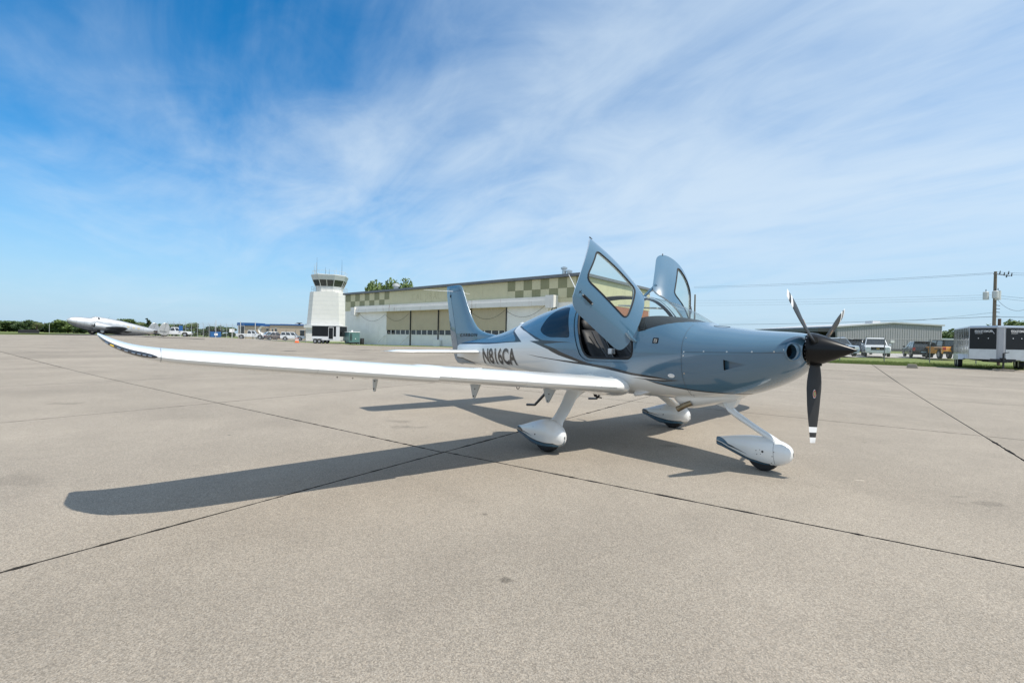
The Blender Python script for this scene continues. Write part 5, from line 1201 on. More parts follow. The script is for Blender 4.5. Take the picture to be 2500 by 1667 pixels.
sh_ = ground_at(2318, 110); sd_ = thing('storage_shed', 'low white-roofed shed between the grey building and the trailer', 'shed', sh_, yaw_to_cam(2318) - math.pi / 2); MB().box(-6, 1.4, -5, 0, -.5, 2.9).build('wall', M['gmetal'], sd_); MB().box(-6.3, 1.7, -5.3, .3, 2.9, 3.25).build('roof', M['plainwhite'], sd_)

# ================================================================== VEHICLES
CARP = {}
def car_paint(col): 
    k = tuple(col)
    if k not in CARP: CARP[k] = princ('car_paint', col, .3, 0, .9, var=.03)
    return CARP[k]
M['tlight'] = princ('tail_lamp', (.50, .02, .02), .25, 0, .6); M['hlight'] = princ('head_lamp', (.75, .78, .80), .12, .2, .6); M['trim'] = princ('car_trim', (.02, .02, .021), .55); M['plate'] = princ('number_plate', (.35, .48, .60), .5); M['gold'] = princ('gold_badge', (.70, .45, .08), .3, .8)
M['carglass'] = princ('car_glass', (.03, .036, .04), .05, 0, .5); M['rim'] = princ('wheel_rim', (.45, .45, .46), .35, .7)
def vehicle(name, label, cat, px, depth, yaw, col, kind, group, sc_=1.0):
    """x forward; body, cabin, panes, lamps and wheels as parts"""
    g_ = ground_at(px, depth); t = thing(name, label, cat, g_, yaw, group); t.scale = (sc_,) * 3; P = car_paint(col)
    S = {'suv': dict(L=5.1, W=2.0, zb=.35, zs=1.10, zt=1.88, hood=1.45, cab=(-2.45, .95), top=(-2.3, .15), r=.40, wb=(1.55, -1.50)),
         'pickup': dict(L=5.8, W=2.0, zb=.45, zs=1.12, zt=1.90, hood=1.55, cab=(-.75, 1.15), top=(-.6, .45), r=.41, wb=(1.75, -1.85)),
         'crossover': dict(L=4.6, W=1.86, zb=.30, zs=1.02, zt=1.68, hood=1.35, cab=(-2.2, .95), top=(-1.75, .15), r=.36, wb=(1.35, -1.35)),
         'sedan': dict(L=4.7, W=1.82, zb=.25, zs=.92, zt=1.44, hood=1.35, cab=(-1.75, .95), top=(-1.0, .15), r=.33, wb=(1.4, -1.4)),
         'jeep': dict(L=4.4, W=1.92, zb=.50, zs=1.18, zt=1.86, hood=1.25, cab=(-2.05, .75), top=(-2.0, .45), r=.43, wb=(1.4, -1.35))}[kind]
    L_, W, zb, zs, zt, r = S['L'], S['W'] / 2, S['zb'], S['zs'], S['zt'], S['r']; f, b = L_ / 2, -L_ / 2; c0, c1 = S['cab']; t0, t1 = S['top']
    def arch(x0): return [(x0 + (r + .09) * math.cos(a), zb - .02 + (r + .09 - (zb - r) * .0) * math.sin(a)) for a in np.linspace(0, math.pi, 9)]
    low = [(f - .02, zb + .08), (f, zb + .35), (f - .06, zs - .18), (f - .25, zs - .06), (c1, zs), (c0, zs), (b + .03, zs - .02), (b, zs - .25), (b + .03, zb + .05)] + arch(S['wb'][1])[::-1] + arch(S['wb'][0])[::-1]
    if kind == 'pickup': low = [p for p in low]
    body = MB().prism_y(low, -W, W).build('body', P, t, bevel=.06)
    wi = W - .06; wt = W - (.12 if kind == 'jeep' else .26)
    ring0 = [(c1, -wi, zs), (c1, wi, zs), (c0, wi, zs), (c0, -wi, zs)]; ring1 = [(t1, -wt, zt), (t1, wt, zt), (t0, wt, zt), (t0, -wt, zt)]
    cm = M['trim'] if kind == 'jeep' else P
    MB().frustum(ring0, ring1).build('cabin', cm, t, bevel=.07)
    def lerp2(u, v, s_): return tuple(u[i] + (v[i] - u[i]) * s_ for i in range(3))
    def pane(nm, A_, B_, C_, D_, mx=.06, z0=.10, z1=.86):
        """pane between lower edge A-B and upper edge D-C, pushed 12 mm outwards"""
        q = [lerp2(lerp2(A_, B_, u), lerp2(D_, C_, u), v) for u, v in ((mx, z0), (1 - mx, z0), (1 - mx, z1), (mx, z1))]; q = [Vector(p) for p in q]
        n = (q[1] - q[0]).cross(q[3] - q[0]).normalized(); cen = sum(q, Vector()) / 4; 
        if n.dot(cen - Vector(((c0 + c1) / 2, 0, (zs + zt) / 2))) < 0: n = -n
        return MB().frustum([p - n * .02 for p in q], [p + n * .014 for p in q]).build(nm, M['carglass'], t)
    pane('windscreen', ring0[0], ring0[1], ring1[1], ring1[0], .05); pane('rear_window', ring0[3], ring0[2], ring1[2], ring1[3], .08)
    for sy in (0, 1):
        A_, B_ = (ring0[0], ring0[3]) if sy == 0 else (ring0[1], ring0[2]); D_, C_ = (ring1[0], ring1[3]) if sy == 0 else (ring1[1], ring1[2]); n_ = {'suv': 3, 'pickup': 2, 'crossover': 3, 'sedan': 2, 'jeep': 2}[kind]
        for k in range(n_):
            u0, u1 = (k + .08) / n_, (k + .94) / n_; pane('side_window', lerp2(A_, B_, u0), lerp2(A_, B_, u1), lerp2(D_, C_, u1), lerp2(D_, C_, u0), .03, .08, .84)
    for x in S['wb']:
        for sy in (-1, 1):
            w_ = MB().lathe([(-.11, r * .62), (-.12, r * .85), (-.10, r), (.10, r), (.12, r * .85), (.11, r * .62)], 'y', 18, (x, sy * (W - .10), r)).build('wheel', M['rubber'], t, True)
            MB().lathe([(-.09 , .02), (-.10, r * .60), (.10, r * .60), (.09, .02)], 'y', 10, (x, sy * (W - .10), r)).build('rim', M['rim'], w_)
    for sy in (-1, 1):
        MB().box(f - .12, f + .012, sy * (W - .10) - (.30 if sy > 0 else 0), sy * (W - .10) + (.30 if sy < 0 else 0), zs - .38, zs - .16).build('headlight', M['hlight'], t)
        MB().box(b - .012, b + .10, sy * (W - .03) - (.22 if sy > 0 else 0), sy * (W - .03) + (.22 if sy < 0 else 0), zs - .32, zs - .04 if kind != 'crossover' else zs + .02).build('taillight', M['tlight'], t)
        MB().box(c1 - .35, c1 - .15, sy * (W + .02), sy * (W + .20), zs + .02, zs + .20).build('mirror', M['trim'] if kind in ('jeep', 'crossover') else P, t)
    MB().box(f - .05, f + .015, -W * .55, W * .55, zs - .45, zs - .14).build('grille', M['trim'], t); MB().box(f - .08, f + .03, -W * .92, W * .92, zb + .02, zb + .24).build('bumper', M['trim'] if kind in ('jeep',) else M['silver'] if kind == 'pickup' else P, t)
    MB().box(b - .03, b + .08, -W * .92, W * .92, zb + .0, zb + .22).build('bumper', M['trim'] if kind != 'pickup' else M['silver'], t); MB().box(b - .02, b + .02, -.2, .2, zs - .52, zs - .38).build('number_plate', M['plate'], t)
    if kind == 'suv':
        MB().box(f + .012, f + .03, -.12, .12, zs - .34, zs - .26).build('badge', M['gold'], t)
        for sy in (-1, 1): MB().tube([(t0 + .2, sy * (wt - .06), zt + .05), (t1 - .1, sy * (wt - .06), zt + .05)], .03, 5).build('roof_rail', M['trim'], t)
    if kind == 'crossover':
        for sy in (-1, 1): MB().tube([(t0 + .1, sy * (wt - .06), zt + .06), (t1 - .1, sy * (wt - .06), zt + .06)], .03, 5).build('roof_rail', M['silver'], t)
        MB().box(t0 - .25, t0 + .05, -wt, wt, zt - .05, zt + .03).build('roof_spoiler', M['trim'], t)
    if kind == 'pickup':
        MB().box(b + .10, c0 - .08, -W + .12, W - .12, zs - .02, zs + .012).build('bed_floor', M['trim'], t)
    if kind == 'jeep':
        MB().lathe([(-.16, .02), (-.16, .38), (.0, .40), (.02, .02)], 'x', 20, (b - .06, 0, 1.0)).build('spare_wheel', M['rubber'], t, True)
        for x in S['wb']:
            for sy in (-1, 1): MB().box(x - .58, x + .58, sy * W - (0 if sy > 0 else .12), sy * W + (.12 if sy > 0 else 0), .92, .99).build('wheel_arch', M['trim'], t)
    return t
WH = (.72, .74, .76); G1 = 'cars in the fenced park by the tower'; G2 = 'cars parked behind the right-hand fence'
def hd(px, off): return yaw_to_cam(px) + rad(off)      # heading relative to 'facing the camera'
vehicle('pickup_truck', 'white crew cab pickup parked behind the silver plane\'s tail', 'truck', 428, 82, hd(428, 80), WH, 'pickup', G1, .86)
vehicle('pickup_truck', 'white single cab pickup in front of the blue-trimmed building', 'truck', 614, 96, hd(614, 82), WH, 'pickup', G1, .95)
vehicle('parked_car', 'small white SUV between the single cab pickup and the dark sedan', 'car', 655, 99, hd(655, -75), WH, 'crossover', G1)
vehicle('parked_car', 'dark grey sedan between two white SUVs by the tower', 'car', 676, 96, hd(676, 100), (.12, .10, .10), 'sedan', G1)
vehicle('parked_car', 'large white SUV nearest the control tower', 'car', 715, 95, hd(715, 82), WH, 'suv', G1, .9)
vehicle('parked_car', 'white full-size SUV facing the camera behind the fence', 'car', 2137, 47, hd(2137, 5), (.74, .75, .75), 'suv', G2, 1.0)
vehicle('parked_car', 'dark blue hatchback half hidden by the white full-size SUV', 'car', 2098, 53, hd(2098, 168), (.045, .065, .095), 'crossover', G2)
vehicle('parked_car', 'pale blue car showing just its roof behind the spinner', 'car', 2044, 47, hd(2044, 20), (.26, .33, .40), 'crossover', G2, 1.1)
vehicle('parked_car', 'black SUV seen from behind with red tail lamps', 'car', 2241, 46.5, hd(2241, 192), (.010, .010, .013), 'crossover', G2, .92)
vehicle('off_roader', 'orange off-roader with black top and spare wheel beside the trailer', 'car', 2307, 43, hd(2307, 200), (.92, .36, .03), 'jeep', G2, .95)

# ---- cargo trailers
M['tblack'] = princ('trailer_black', (.008, .009, .011), .35, 0, .1, var=.2, vscale=1.5, spec=.3); M['alu'] = princ('aluminium', (.62, .63, .64), .38, 1.0, var=.08, vscale=3, bump=.05, bscale=3); M['mirror'] = princ('polished_sheet', (.70, .71, .72), .10, 1.0, bump=.35, bscale=2.2); M['alup'] = princ('painted_silver', (.44, .44, .45), .45, .3, var=.05)
def trailer_right():
    g_ = ground_at(2438, 27.0); t = thing('cargo_trailer', 'black and silver V-nosed cargo trailer parked on the apron edge at right', 'trailer', g_, hd(2438, 10)); W, L_, z0, z1 = 1.25, 5.2, .60, 2.50; n = .62
    base = [(0, -W), (n, -.16), (n, .16), (0, W), (-L_, W), (-L_, -W)]
    MB().frustum([(x, y, z0) for x, y in base], [(x, y, z1) for x, y in base]).build('box_body', M['alup'], t); MB().frustum([(x * 1.005 + (.02 if x > 0 else -.02 if x < -1 else 0), y * 1.012, z1) for x, y in base], [(x * .99, y * .97, z1 + .09) for x, y in base]).build('roof', M['alu'], t)
    for sy in (-1, 1):
        def fp(u, z, off=0.0):
            a, b = Vector((0, sy * W, 0)), Vector((n, sy * .16, 0)); p = a.lerp(b, u); nn = Vector(((b - a).y, -(b - a).x, 0)).normalized(); nn = nn if nn.x > 0 else -nn; return Vector((p.x, p.y, z)) + nn * off
        q = [fp(.03, 1.22), fp(.97, 1.22), fp(.97, z1 - .06), fp(.03, z1 - .06)]; q2 = [fp(.03, 1.22, .02), fp(.97, 1.22, .02), fp(.97, z1 - .06, .02), fp(.03, z1 - .06, .02)]; bp = MB().frustum(q, q2).build('nose_panel', M['tblack'], t)
        q = [fp(.02, z0 + .02), fp(.98, z0 + .02), fp(.98, 1.20), fp(.02, 1.20)]; q2 = [fp(.02, z0 + .02, .015), fp(.98, z0 + .02, .015), fp(.98, 1.20, .015), fp(.02, 1.20, .015)]; MB().frustum(q, q2).build('stone_guard', M['alu'], t)
        V, F = text_mesh('HOMESTEADER', .01, .3); Wv = []
        for x, y in V: u = (.17 + .62 * x) if sy > 0 else (.83 - .62 * x) ; Wv.append(fp(u, z1 - .30 + .13 * y, .028))
        lo_ = raw_mesh('brand_lettering', Wv, F, M['plainwhite'], bp, smooth=False)
        V, F = text_mesh('TRAILERS', .0, .2); Wv = []
        for x, y in V: u = (.50 + .28 * x) if sy > 0 else (.50 - .28 * x); Wv.append(fp(u, z1 - .38 + .05 * y, .028))
        raw_mesh('brand_lettering', Wv, F, M['plainwhite'], bp, smooth=False)
        pts = [(.10, z1 - .38), (.20, z1 - .16), (.24, z1 - .16), (.19, z1 - .27), (.30, z1 - .27)]; pts = [(u if sy > 0 else 1 - u, z) for u, z in pts]; MB().tube([fp(u, z, .028) for u, z in pts], .012, 4).build('brand_mark', M['plainwhite'], bp)
        for u in (.35, .7): MB().tube([fp(u, 1.85, .02), fp(u, 1.85, .035)], .025, 8).build('marker_lamp', M['plainwhite'], bp)
        MB().box(-.25, -.18, sy * W - .01, sy * W + .03, z1 - .03, z1 + .03).build('clearance_lamp', M['tlight'], t)
        MB().box(-L_, -.03, sy * (W + .004) - .004, sy * (W + .004) + .004, z0 + .02, z1 - .02).build('side_sheet', M['mirror'], t)
        for k in range(1, 9): MB().box(-L_ + L_ * k / 9 - .012, -L_ + L_ * k / 9 + .012, sy * (W + .010) - .004, sy * (W + .010) + .004, z0 + .02, z1 - .02).build('sheet_joint', M['alup'], t)
        MB().prism_y(rounded([(-3.6, .50), (-3.45, .86), (-1.75, .86), (-1.6, .50)], .1, 4), sy * (W - .02), sy * (W + .24)).build('wheel_arch', M['alu'], t)
        for x in (-2.2, -3.0):
            w_ = MB().lathe([(-.10, .20), (-.11, .28), (-.09, .34), (.09, .34), (.11, .28), (.10, .20)], 'y', 20, (x, sy * (W + .10), .34)).build('wheel', M['rubber'], t, True); MB().lathe([(-.09, .02), (-.09, .20), (.09, .20), (.09, .02)], 'y', 12, (x, sy * (W + .10), .34)).build('rim', M['rim'], w_)
    MB().frustum([(n + .01, -.14, z0), (n + .035, -.10, z0), (n + .035, .10, z0), (n + .01, .14, z0)], [(n + .01, -.14, z1), (n + .035, -.10, z1), (n + .035, .10, z1), (n + .01, .14, z1)]).build('nose_cap', M['alup'], t)
    MB().box(-L_, n, -.45, -.35, .46, .60).build('chassis_rail', M['trim'], t); MB().box(-L_, n, .35, .45, .46, .60).build('chassis_rail', M['trim'], t)
    for sy in (-1, 1): MB().tube([(-.3, sy * .6, .50), (1.35, 0, .50)], .05, 6).build('drawbar', M['trim'], t)
    MB().tube([(1.2, 0, .08), (1.2, 0, 1.0)], .045, 8).build('jack', M['trim'], t); MB().tube([(1.2, 0, 1.0), (1.2, .22, 1.05)], .02, 6).build('jack_crank', M['trim'], t); MB().box(1.25, 1.6, -.06, .06, .46, .56).build('coupler', M['trim'], t)
    MB().box(.95, 1.15, -.5, .5, .52, .66).build('tool_box', M['trim'], t)
    for k in range(7): MB().tube([(1.05 + .1 * math.cos(a) * .5, .0 + .12 * math.sin(a), .60 + .12 * math.cos(a + k)) for a in np.linspace(0, 6.28, 9)], .015, 4, False).build('wiring_loop', M['trim'], t)
    tp = t.matrix_basis @ Vector((1.2, 0, 0)); bl = MB().prism_y(rounded([(-.45, 0), (.45, 0), (.42, .10), (-.42, .10)], .02, 3), -.12, .12).build('timber_block', princ('old_timber', (.34, .29, .23), .9, var=.2, vscale=8), None, bevel=.01); bl.location = (tp.x, tp.y, terrain(tp.x, tp.y) + .0); bl.rotation_euler = (0, 0, hd(2432, 93)); tag(bl, 'long pale block under the right-hand trailer\'s jack', 'block')
trailer_right()
g_ = hit_ground(2227, 898.5); cb = MB().prism_y(rounded([(-.27, 0), (.27, 0), (.20, .24), (-.20, .24)], .03, 3), -.11, .11).build('concrete_block', princ('rough_concrete', (.30, .27, .22), .95, var=.2, vscale=9, bump=.5, bscale=20), None, bevel=.02); cb.location = g_; cb.rotation_euler = (0, 0, hd(2227, 92)); tag(cb, 'small concrete block on the apron edge left of the trailer', 'block')
def trailer_left():
    g_ = ground_at(838, 68.0); t = thing('cargo_trailer', 'small black and white enclosed trailer below the control tower', 'trailer', g_, hd(812, 62)); W, L_ = 1.1, 4.3
    MB().box(-L_, 0, -W, W, .5, 1.05).build('lower_body', M['plainwhite'], t); MB().box(-L_, 0, -W - .01, W + .01, 1.05, 2.55).build('upper_body', M['tblack'], t); MB().box(-L_ - .03, .03, -W - .03, W + .03, 2.55, 2.66).build('roof', M['tgrey'], t)
    for sy in (-1, 1):
        d_ = MB().box(-1.75, -.95, sy * (W + .015) - .012, sy * (W + .015) + .012, .62, 2.42).build('side_door', M['plainwhite'], t); MB().box(-1.68, -1.02, sy * (W + .03) - .01, sy * (W + .03) + .01, .70, 2.34).build('door_panel', M['tblack'], d_)
        MB().box(-.55, -.02, sy * (W + .02) - .012, sy * (W + .02) + .012, .5, 2.5).build('corner_trim', M['plainwhite'], t)
        for x in (-3.1, -3.75):
            w_ = MB().lathe([(-.10, .18), (-.10, .33), (.10, .33), (.10, .18)], 'y', 16, (x, sy * (W + .02), .33)).build('wheel', M['rubber'], t, True); MB().lathe([(-.09, .02), (-.09, .18), (.09, .18), (.09, .02)], 'y', 10, (x, sy * (W + .03), .33)).build('rim', M['rim'], w_)
        MB().box(-4.15, -2.7, sy * W - .02, sy * W + .16 * sy, .70, .76).build('wheel_arch', M['alu'], t)
        MB().tube([(-.1, sy * .6, .45), (1.2, 0, .45)], .05, 6).build('drawbar', M['trim'], t)
    MB().tube([(1.1, 0, .0), (1.1, 0, .8)], .04, 6).build('jack', M['trim'], t)
trailer_left()
# generator cabinet on its skid
g_ = ground_at(862, 67.5); ge = thing('generator', 'teal generator cabinet standing right of the small black trailer', 'generator', g_, hd(862, 20)); M['teal'] = princ('teal_paint', (.105, .215, .215), .5, 0, .2, var=.08)
MB().box(-1.3, .55, -.80, .80, .25, 1.72).build('cabinet', M['teal'], ge, bevel=.04); MB().box(-1.32, .58, -.83, .83, 1.72, 1.82).build('lid', M['plainwhite'], ge, bevel=.03); MB().box(-1.2, .6, -.75, .75, .08, .25).build('skid', M['trim'], ge); MB().lathe([(1.82, .12), (2.0, .14), (2.05, .02)], 'z', 12, (-.2, -.1, 0)).build('cap', M['plainwhite'], ge)
for k in range(6): MB().box(.552, .57, -.70, -.35, .5 + .18 * k, .6 + .18 * k).build('louvre', M['trim'], ge)
MB().tube([(.55, .15, .8), (.58, .15, .8)], .07, 10).build('gauge', M['plainwhite'], ge)
for sy in (-.45, .45): MB().lathe([(-.07, .02), (-.07, .17), (.07, .17), (.07, .02)], 'y', 12, (.2, sy, .17)).build('wheel', M['rubber'], ge)
g_ = ground_at(884, 68); oi = MB().lathe([(0, .02), (0, .29), (.03, .29), (.28, .285), (.30, .30), (.32, .285), (.58, .285), (.60, .30), (.62, .285), (.88, .29), (.88, .02)], 'z', 18).build('oil_drum', M['trim'], None, True); oi.location = g_; tag(oi, 'dark drum beside the teal generator at the hangar wall', 'drum')
# traffic cones
M['cone'] = princ('cone_orange', (.85, .16, .03), .5)
for k, (px, lb) in enumerate(((722.5, 'left of the two orange traffic cones in the grass by the tower'), (727.2, 'right of the two orange traffic cones in the grass by the tower'))):
    g_ = ground_at(px, 69 - k * .6); c = thing('traffic_cone', lb, 'cone', g_, 0, 'traffic cones'); MB().box(-.2, .2, -.2, .2, 0, .05).build('base', M['cone'], c); MB().lathe([(.05, .15), (.34, .10), (.34, .099), (.72, .03), (.73, .005)], 'z', 14).build('body', M['cone'], c, True)
    MB().lathe([(.30, .112), (.44, .088)], 'z', 14).build('white_band', M['plainwhite'], c); MB().lathe([(.54, .072), (.62, .058)], 'z', 14).build('white_band', M['plainwhite'], c)
# blue dumpster, signs
g_ = ground_at(525.5, 88); du = thing('dumpster', 'blue steel dumpster with white label at the fence', 'dumpster', g_, hd(525, 8)); M['dblue'] = princ('dumpster_blue', (.03, .14, .36), .5, var=.1)
MB().prism_y([(-.6, .1), (.5, .1), (.65, 1.15), (-.6, 1.3)], -.85, .85).build('bin', M['dblue'], du, bevel=.03); MB().box(-.6, .66, -.86, .86, 1.22, 1.42).build('lid', M['trim'], du); MB().box(.56, .64, -.25, .3, .45, .85).build('label_plate', M['plainwhite'], du)
for sy in (-1, 1): MB().box(-.2, .3, sy * .85, sy * 1.0, .5, .62).build('lift_pocket', M['dblue'], du)
def post_sign(px, depth, h, lb, name='sign_post', plate=None, mat='plainwhite'):
    g_ = ground_at(px, depth); t = thing(name, lb, 'sign' if plate else 'pole', g_, hd(px, 0)); MB().tube([(0, 0, -.2), (0, 0, h)], .045, 6).build('post', M['silver'], t)
    if plate: w, z0, z1 = plate; MB().box(.03, .06, -w / 2, w / 2, z0, z1).build('plate', M[mat], t)
post_sign(526.5, 84, 3.3, 'tall plain pole in front of the blue dumpster', 'light_pole'); post_sign(566, 92, 1.9, 'small white notice board on a post right of the dumpster', 'sign_post', (.9, 1.2, 1.9)); post_sign(120, 150, 3.2, 'white marker post in front of the far left trees', 'marker_post')
post_sign(441, 80, 1.9, 'dark blue notice board in front of the leftmost white pickup', 'sign_post', (.55, 1.0, 1.9), 'bluetrim')
g_ = ground_at(70, 100); bxo = MB().box(-.5, .5, -1.6, 1.6, 0, .75).build('marker_box', M['trim'], None, bevel=.03); bxo.location = g_; bxo.rotation_euler = (0, 0, hd(70, 0)); tag(bxo, 'low black box at the taxiway edge at far left', 'box')
# ---- chain-link fences
def link_mat():
    mt = bpy.data.materials.new('chain_link'); mt.use_nodes = True; nt = mt.node_tree; N = nt.nodes; L = nt.links; N.clear(); o = N.new('ShaderNodeOutputMaterial'); tr = N.new('ShaderNodeBsdfTransparent'); df = N.new('ShaderNodeBsdfDiffuse'); df.inputs[0].default_value = (.30, .31, .32, 1)
    tc = N.new('ShaderNodeTexCoord'); acc = None
    for ax in ((1, 0, 1), (1, 0, -1)):
        d = N.new('ShaderNodeVectorMath'); d.operation = 'DOT_PRODUCT'; d.inputs[1].default_value = ax; L.new(tc.outputs['Object'], d.inputs[0]); m_ = N.new('ShaderNodeMath'); m_.operation = 'MULTIPLY'; m_.inputs[1].default_value = 13.0; L.new(d.outputs['Value'], m_.inputs[0]); f = N.new('ShaderNodeMath'); f.operation = 'FRACT'; L.new(m_.outputs[0], f.inputs[0]); g = N.new('ShaderNodeMath'); g.operation = 'LESS_THAN'; g.inputs[1].default_value = .065; L.new(f.outputs[0], g.inputs[0])
        if acc is None: acc = g.outputs[0]
        else: mx = N.new('ShaderNodeMath'); mx.operation = 'MAXIMUM'; L.new(acc, mx.inputs[0]); L.new(g.outputs[0], mx.inputs[1]); acc = mx.outputs[0]
    ms = N.new('ShaderNodeMixShader'); L.new(acc, ms.inputs[0]); L.new(tr.outputs[0], ms.inputs[1]); L.new(df.outputs[0], ms.inputs[2]); L.new(ms.outputs[0], o.inputs[0]); return mt
M['link'] = link_mat(); M['galv'] = princ('galvanised', (.20, .21, .22), .5, .4, var=.1); M['galvl'] = princ('galvanised_light', (.50, .52, .53), .5, .3)
def fence(label, pts, h, n_posts, barb=False, mat='galv'):
    """fence along ground points; fabric, rails and posts are parts"""
    base = pts[0]; dv = Vector((pts[-1].x - base.x, pts[-1].y - base.y, 0)); ln = dv.length; t = thing('chain_link_fence', label, 'fence', base, math.atan2(dv.y, dv.x), 'chain-link fences'); dz = pts[-1].z - base.z
    fz = lambda x: dz * x / ln
    xs = [ln * k / (n_posts - 1) for k in range(n_posts)]
    MB().add([(0, 0, .05), (ln, 0, dz + .05), (ln, 0, dz + h), (0, 0, h)], [(0, 1, 2, 3)]).build('wire_fabric', M['link'], t)
    MB().tube([(0, 0, h), (ln, 0, h + dz)], .022, 5).build('top_rail', M[mat], t)
    for x in xs:
        MB().tube([(x, 0, fz(x) - .2), (x, 0, fz(x) + h + .05)], .035, 6).build('post', M[mat], t)
        if barb: MB().tube([(x, 0, fz(x) + h), (x + .05, -.3, fz(x) + h + .38)], .02, 4).build('outrigger', M[mat], t)
    if barb:
        for k in range(3): MB().tube([(0, -.1 * (k + 1), h + .13 * (k + 1)), (ln, -.1 * (k + 1), h + .13 * (k + 1) + dz)], .006, 3).build('barbed_wire', M[mat], t)
fence('chain-link fence between the apron grass and the right-hand car park', [ground_at(1945, 37.5), ground_at(2500, 35.5)], 1.75, 6)
fence('low fence in front of the grey metal building', [ground_at(1960, 62), ground_at(2420, 62)], 1.6, 10)
fence('fence running from the terminal car park towards the hangar', [ground_at(600, 86), ground_at(772, 68)], 1.85, 9)
fence('tall barbed fence behind the leftmost pickup and dumpster', [ground_at(410, 92), ground_at(596, 92)], 2.6, 14, True, 'galvl')
# ---- utility poles and wires
M['pole'] = princ('pole_wood', (.18, .145, .11), .9, var=.25, vscale=5, bump=.3, bscale=15)
UD = 55.0
def utility_pole(px, depth, top_y, label, detail=True):
    g_ = ground_at(px, depth); h = zat(px, top_y, depth) - g_.z; t = thing('utility_pole', label, 'utility pole', g_, hd(px, 0), 'utility poles'); MB().tube([(0, 0, -.5), (0, 0, h * .5), (0, 0, h)], [.19, .165, .14], 10).build('pole', M['pole'], t, True)
    if detail:
        for y, z, r_, hh in ((.25, h * .66, .27, 1.05), (-.75, h * .665, .27, .9), (.05, h * .68, .30, .8)):
            c_ = MB().lathe([(z, .02), (z, r_), (z + hh, r_), (z + hh + .06, r_ * .8), (z + hh + .08, .02)], 'z', 16, (.35 if y < .2 else .15, y, 0)).build('transformer', M['silver'], t, True); MB().tube([(.35 if y < .2 else .15, y, z + hh), (.35 if y < .2 else .15, y, z + hh + .35)], .04, 6).build('bushing', M['dark'], c_)
        MB().tube([(.1, -.2, h - .25), (.1, 1.2, h - .65)], .05, 6).build('crossarm', M['galv'], t)
        for y, z in ((.35, -.35), (.7, -.55), (1.05, -.45), (.9, -.8), (1.3, -.7)): MB().tube([(.12, y, h + z), (.14, y + .05, h + z + .38)], [.07, .04], 6).build('insulator', M['dark'], t)
        for z in (.56, .52, .47, .60): MB().tube([(.05, .05, h * z), (.1, .45, h * z - .1)], .035, 5).build('insulator', M['dark'], t)
    return g_
utility_pole(2426, UD, 663, 'wooden utility pole with grey transformers behind the trailer'); utility_pole(1694.5, 92, 719, 'slim distant utility pole showing beside the raised far door', False)
M['wire'] = princ('power_wire', (.06, .07, .085), .6)
def wire(px0, y0, d0, px1, y1, d1, sag, r, k):
    a, b = place(px0, y0, d0), place(px1, y1, d1); P_ = [a + (b - a) * t - np.array([0, 0, sag * 4 * t * (1 - t)]) for t in np.linspace(0, 1, 22)]
    o = MB().tube(P_, r, 4).build('power_line', M['wire']); tag(o, k, 'wire', 'overhead wires')
wire(2424, 666, UD, 1694, 700, 92, .25, .018, 'topmost overhead wire left of the utility pole'); wire(2422, 669, UD, 1694, 703, 92, .28, .015, 'second overhead wire from the top, left of the pole')
wire(2420, 720, UD, 1694, 734, 92, .15, .012, 'upper of the three thin middle wires'); wire(2418, 726, UD, 1694, 740, 92, .15, .012, 'middle of the three thin middle wires'); wire(2418, 731, UD, 1694, 746, 92, .15, .012, 'lowest of the three thin middle wires')
wire(2424, 773, UD, 1694, 792, 92, .30, .030, 'thick lower cable crossing in front of the grey building'); wire(2424, 763, UD, 2170, 789, 88, .05, .016, 'service wire dropping from the pole to the grey building')
wire(2430, 664, UD, 2620, 668, 52, .1, .015, 'top wire right of the pole'); wire(2430, 668, UD, 2620, 674, 52, .1, .015, 'second wire right of the pole'); wire(2432, 721, UD, 2620, 735, 52, .1, .015, 'middle wire right of the pole'); wire(2432, 727, UD, 2620, 742, 52, .1, .015, 'lower middle wire right of the pole'); wire(2432, 773, UD, 2620, 775, 52, .05, .030, 'thick cable right of the pole'); wire(2432, 728, UD, 2530, 738, 50, 1.2, .018, 'slack wire hanging in a loop right of the pole')
g_ = ground_at(2439, 33); pp = thing('steel_post', 'rusty brown post rising behind the trailer beside the utility pole', 'post', g_); MB().tube([(0, 0, -.3), (0, 0, zat(2439, 778, 33) - g_.z)], .09, 10).build('shaft', princ('rusty_brown', (.12, .07, .05), .8, var=.3, vscale=6), pp, True)

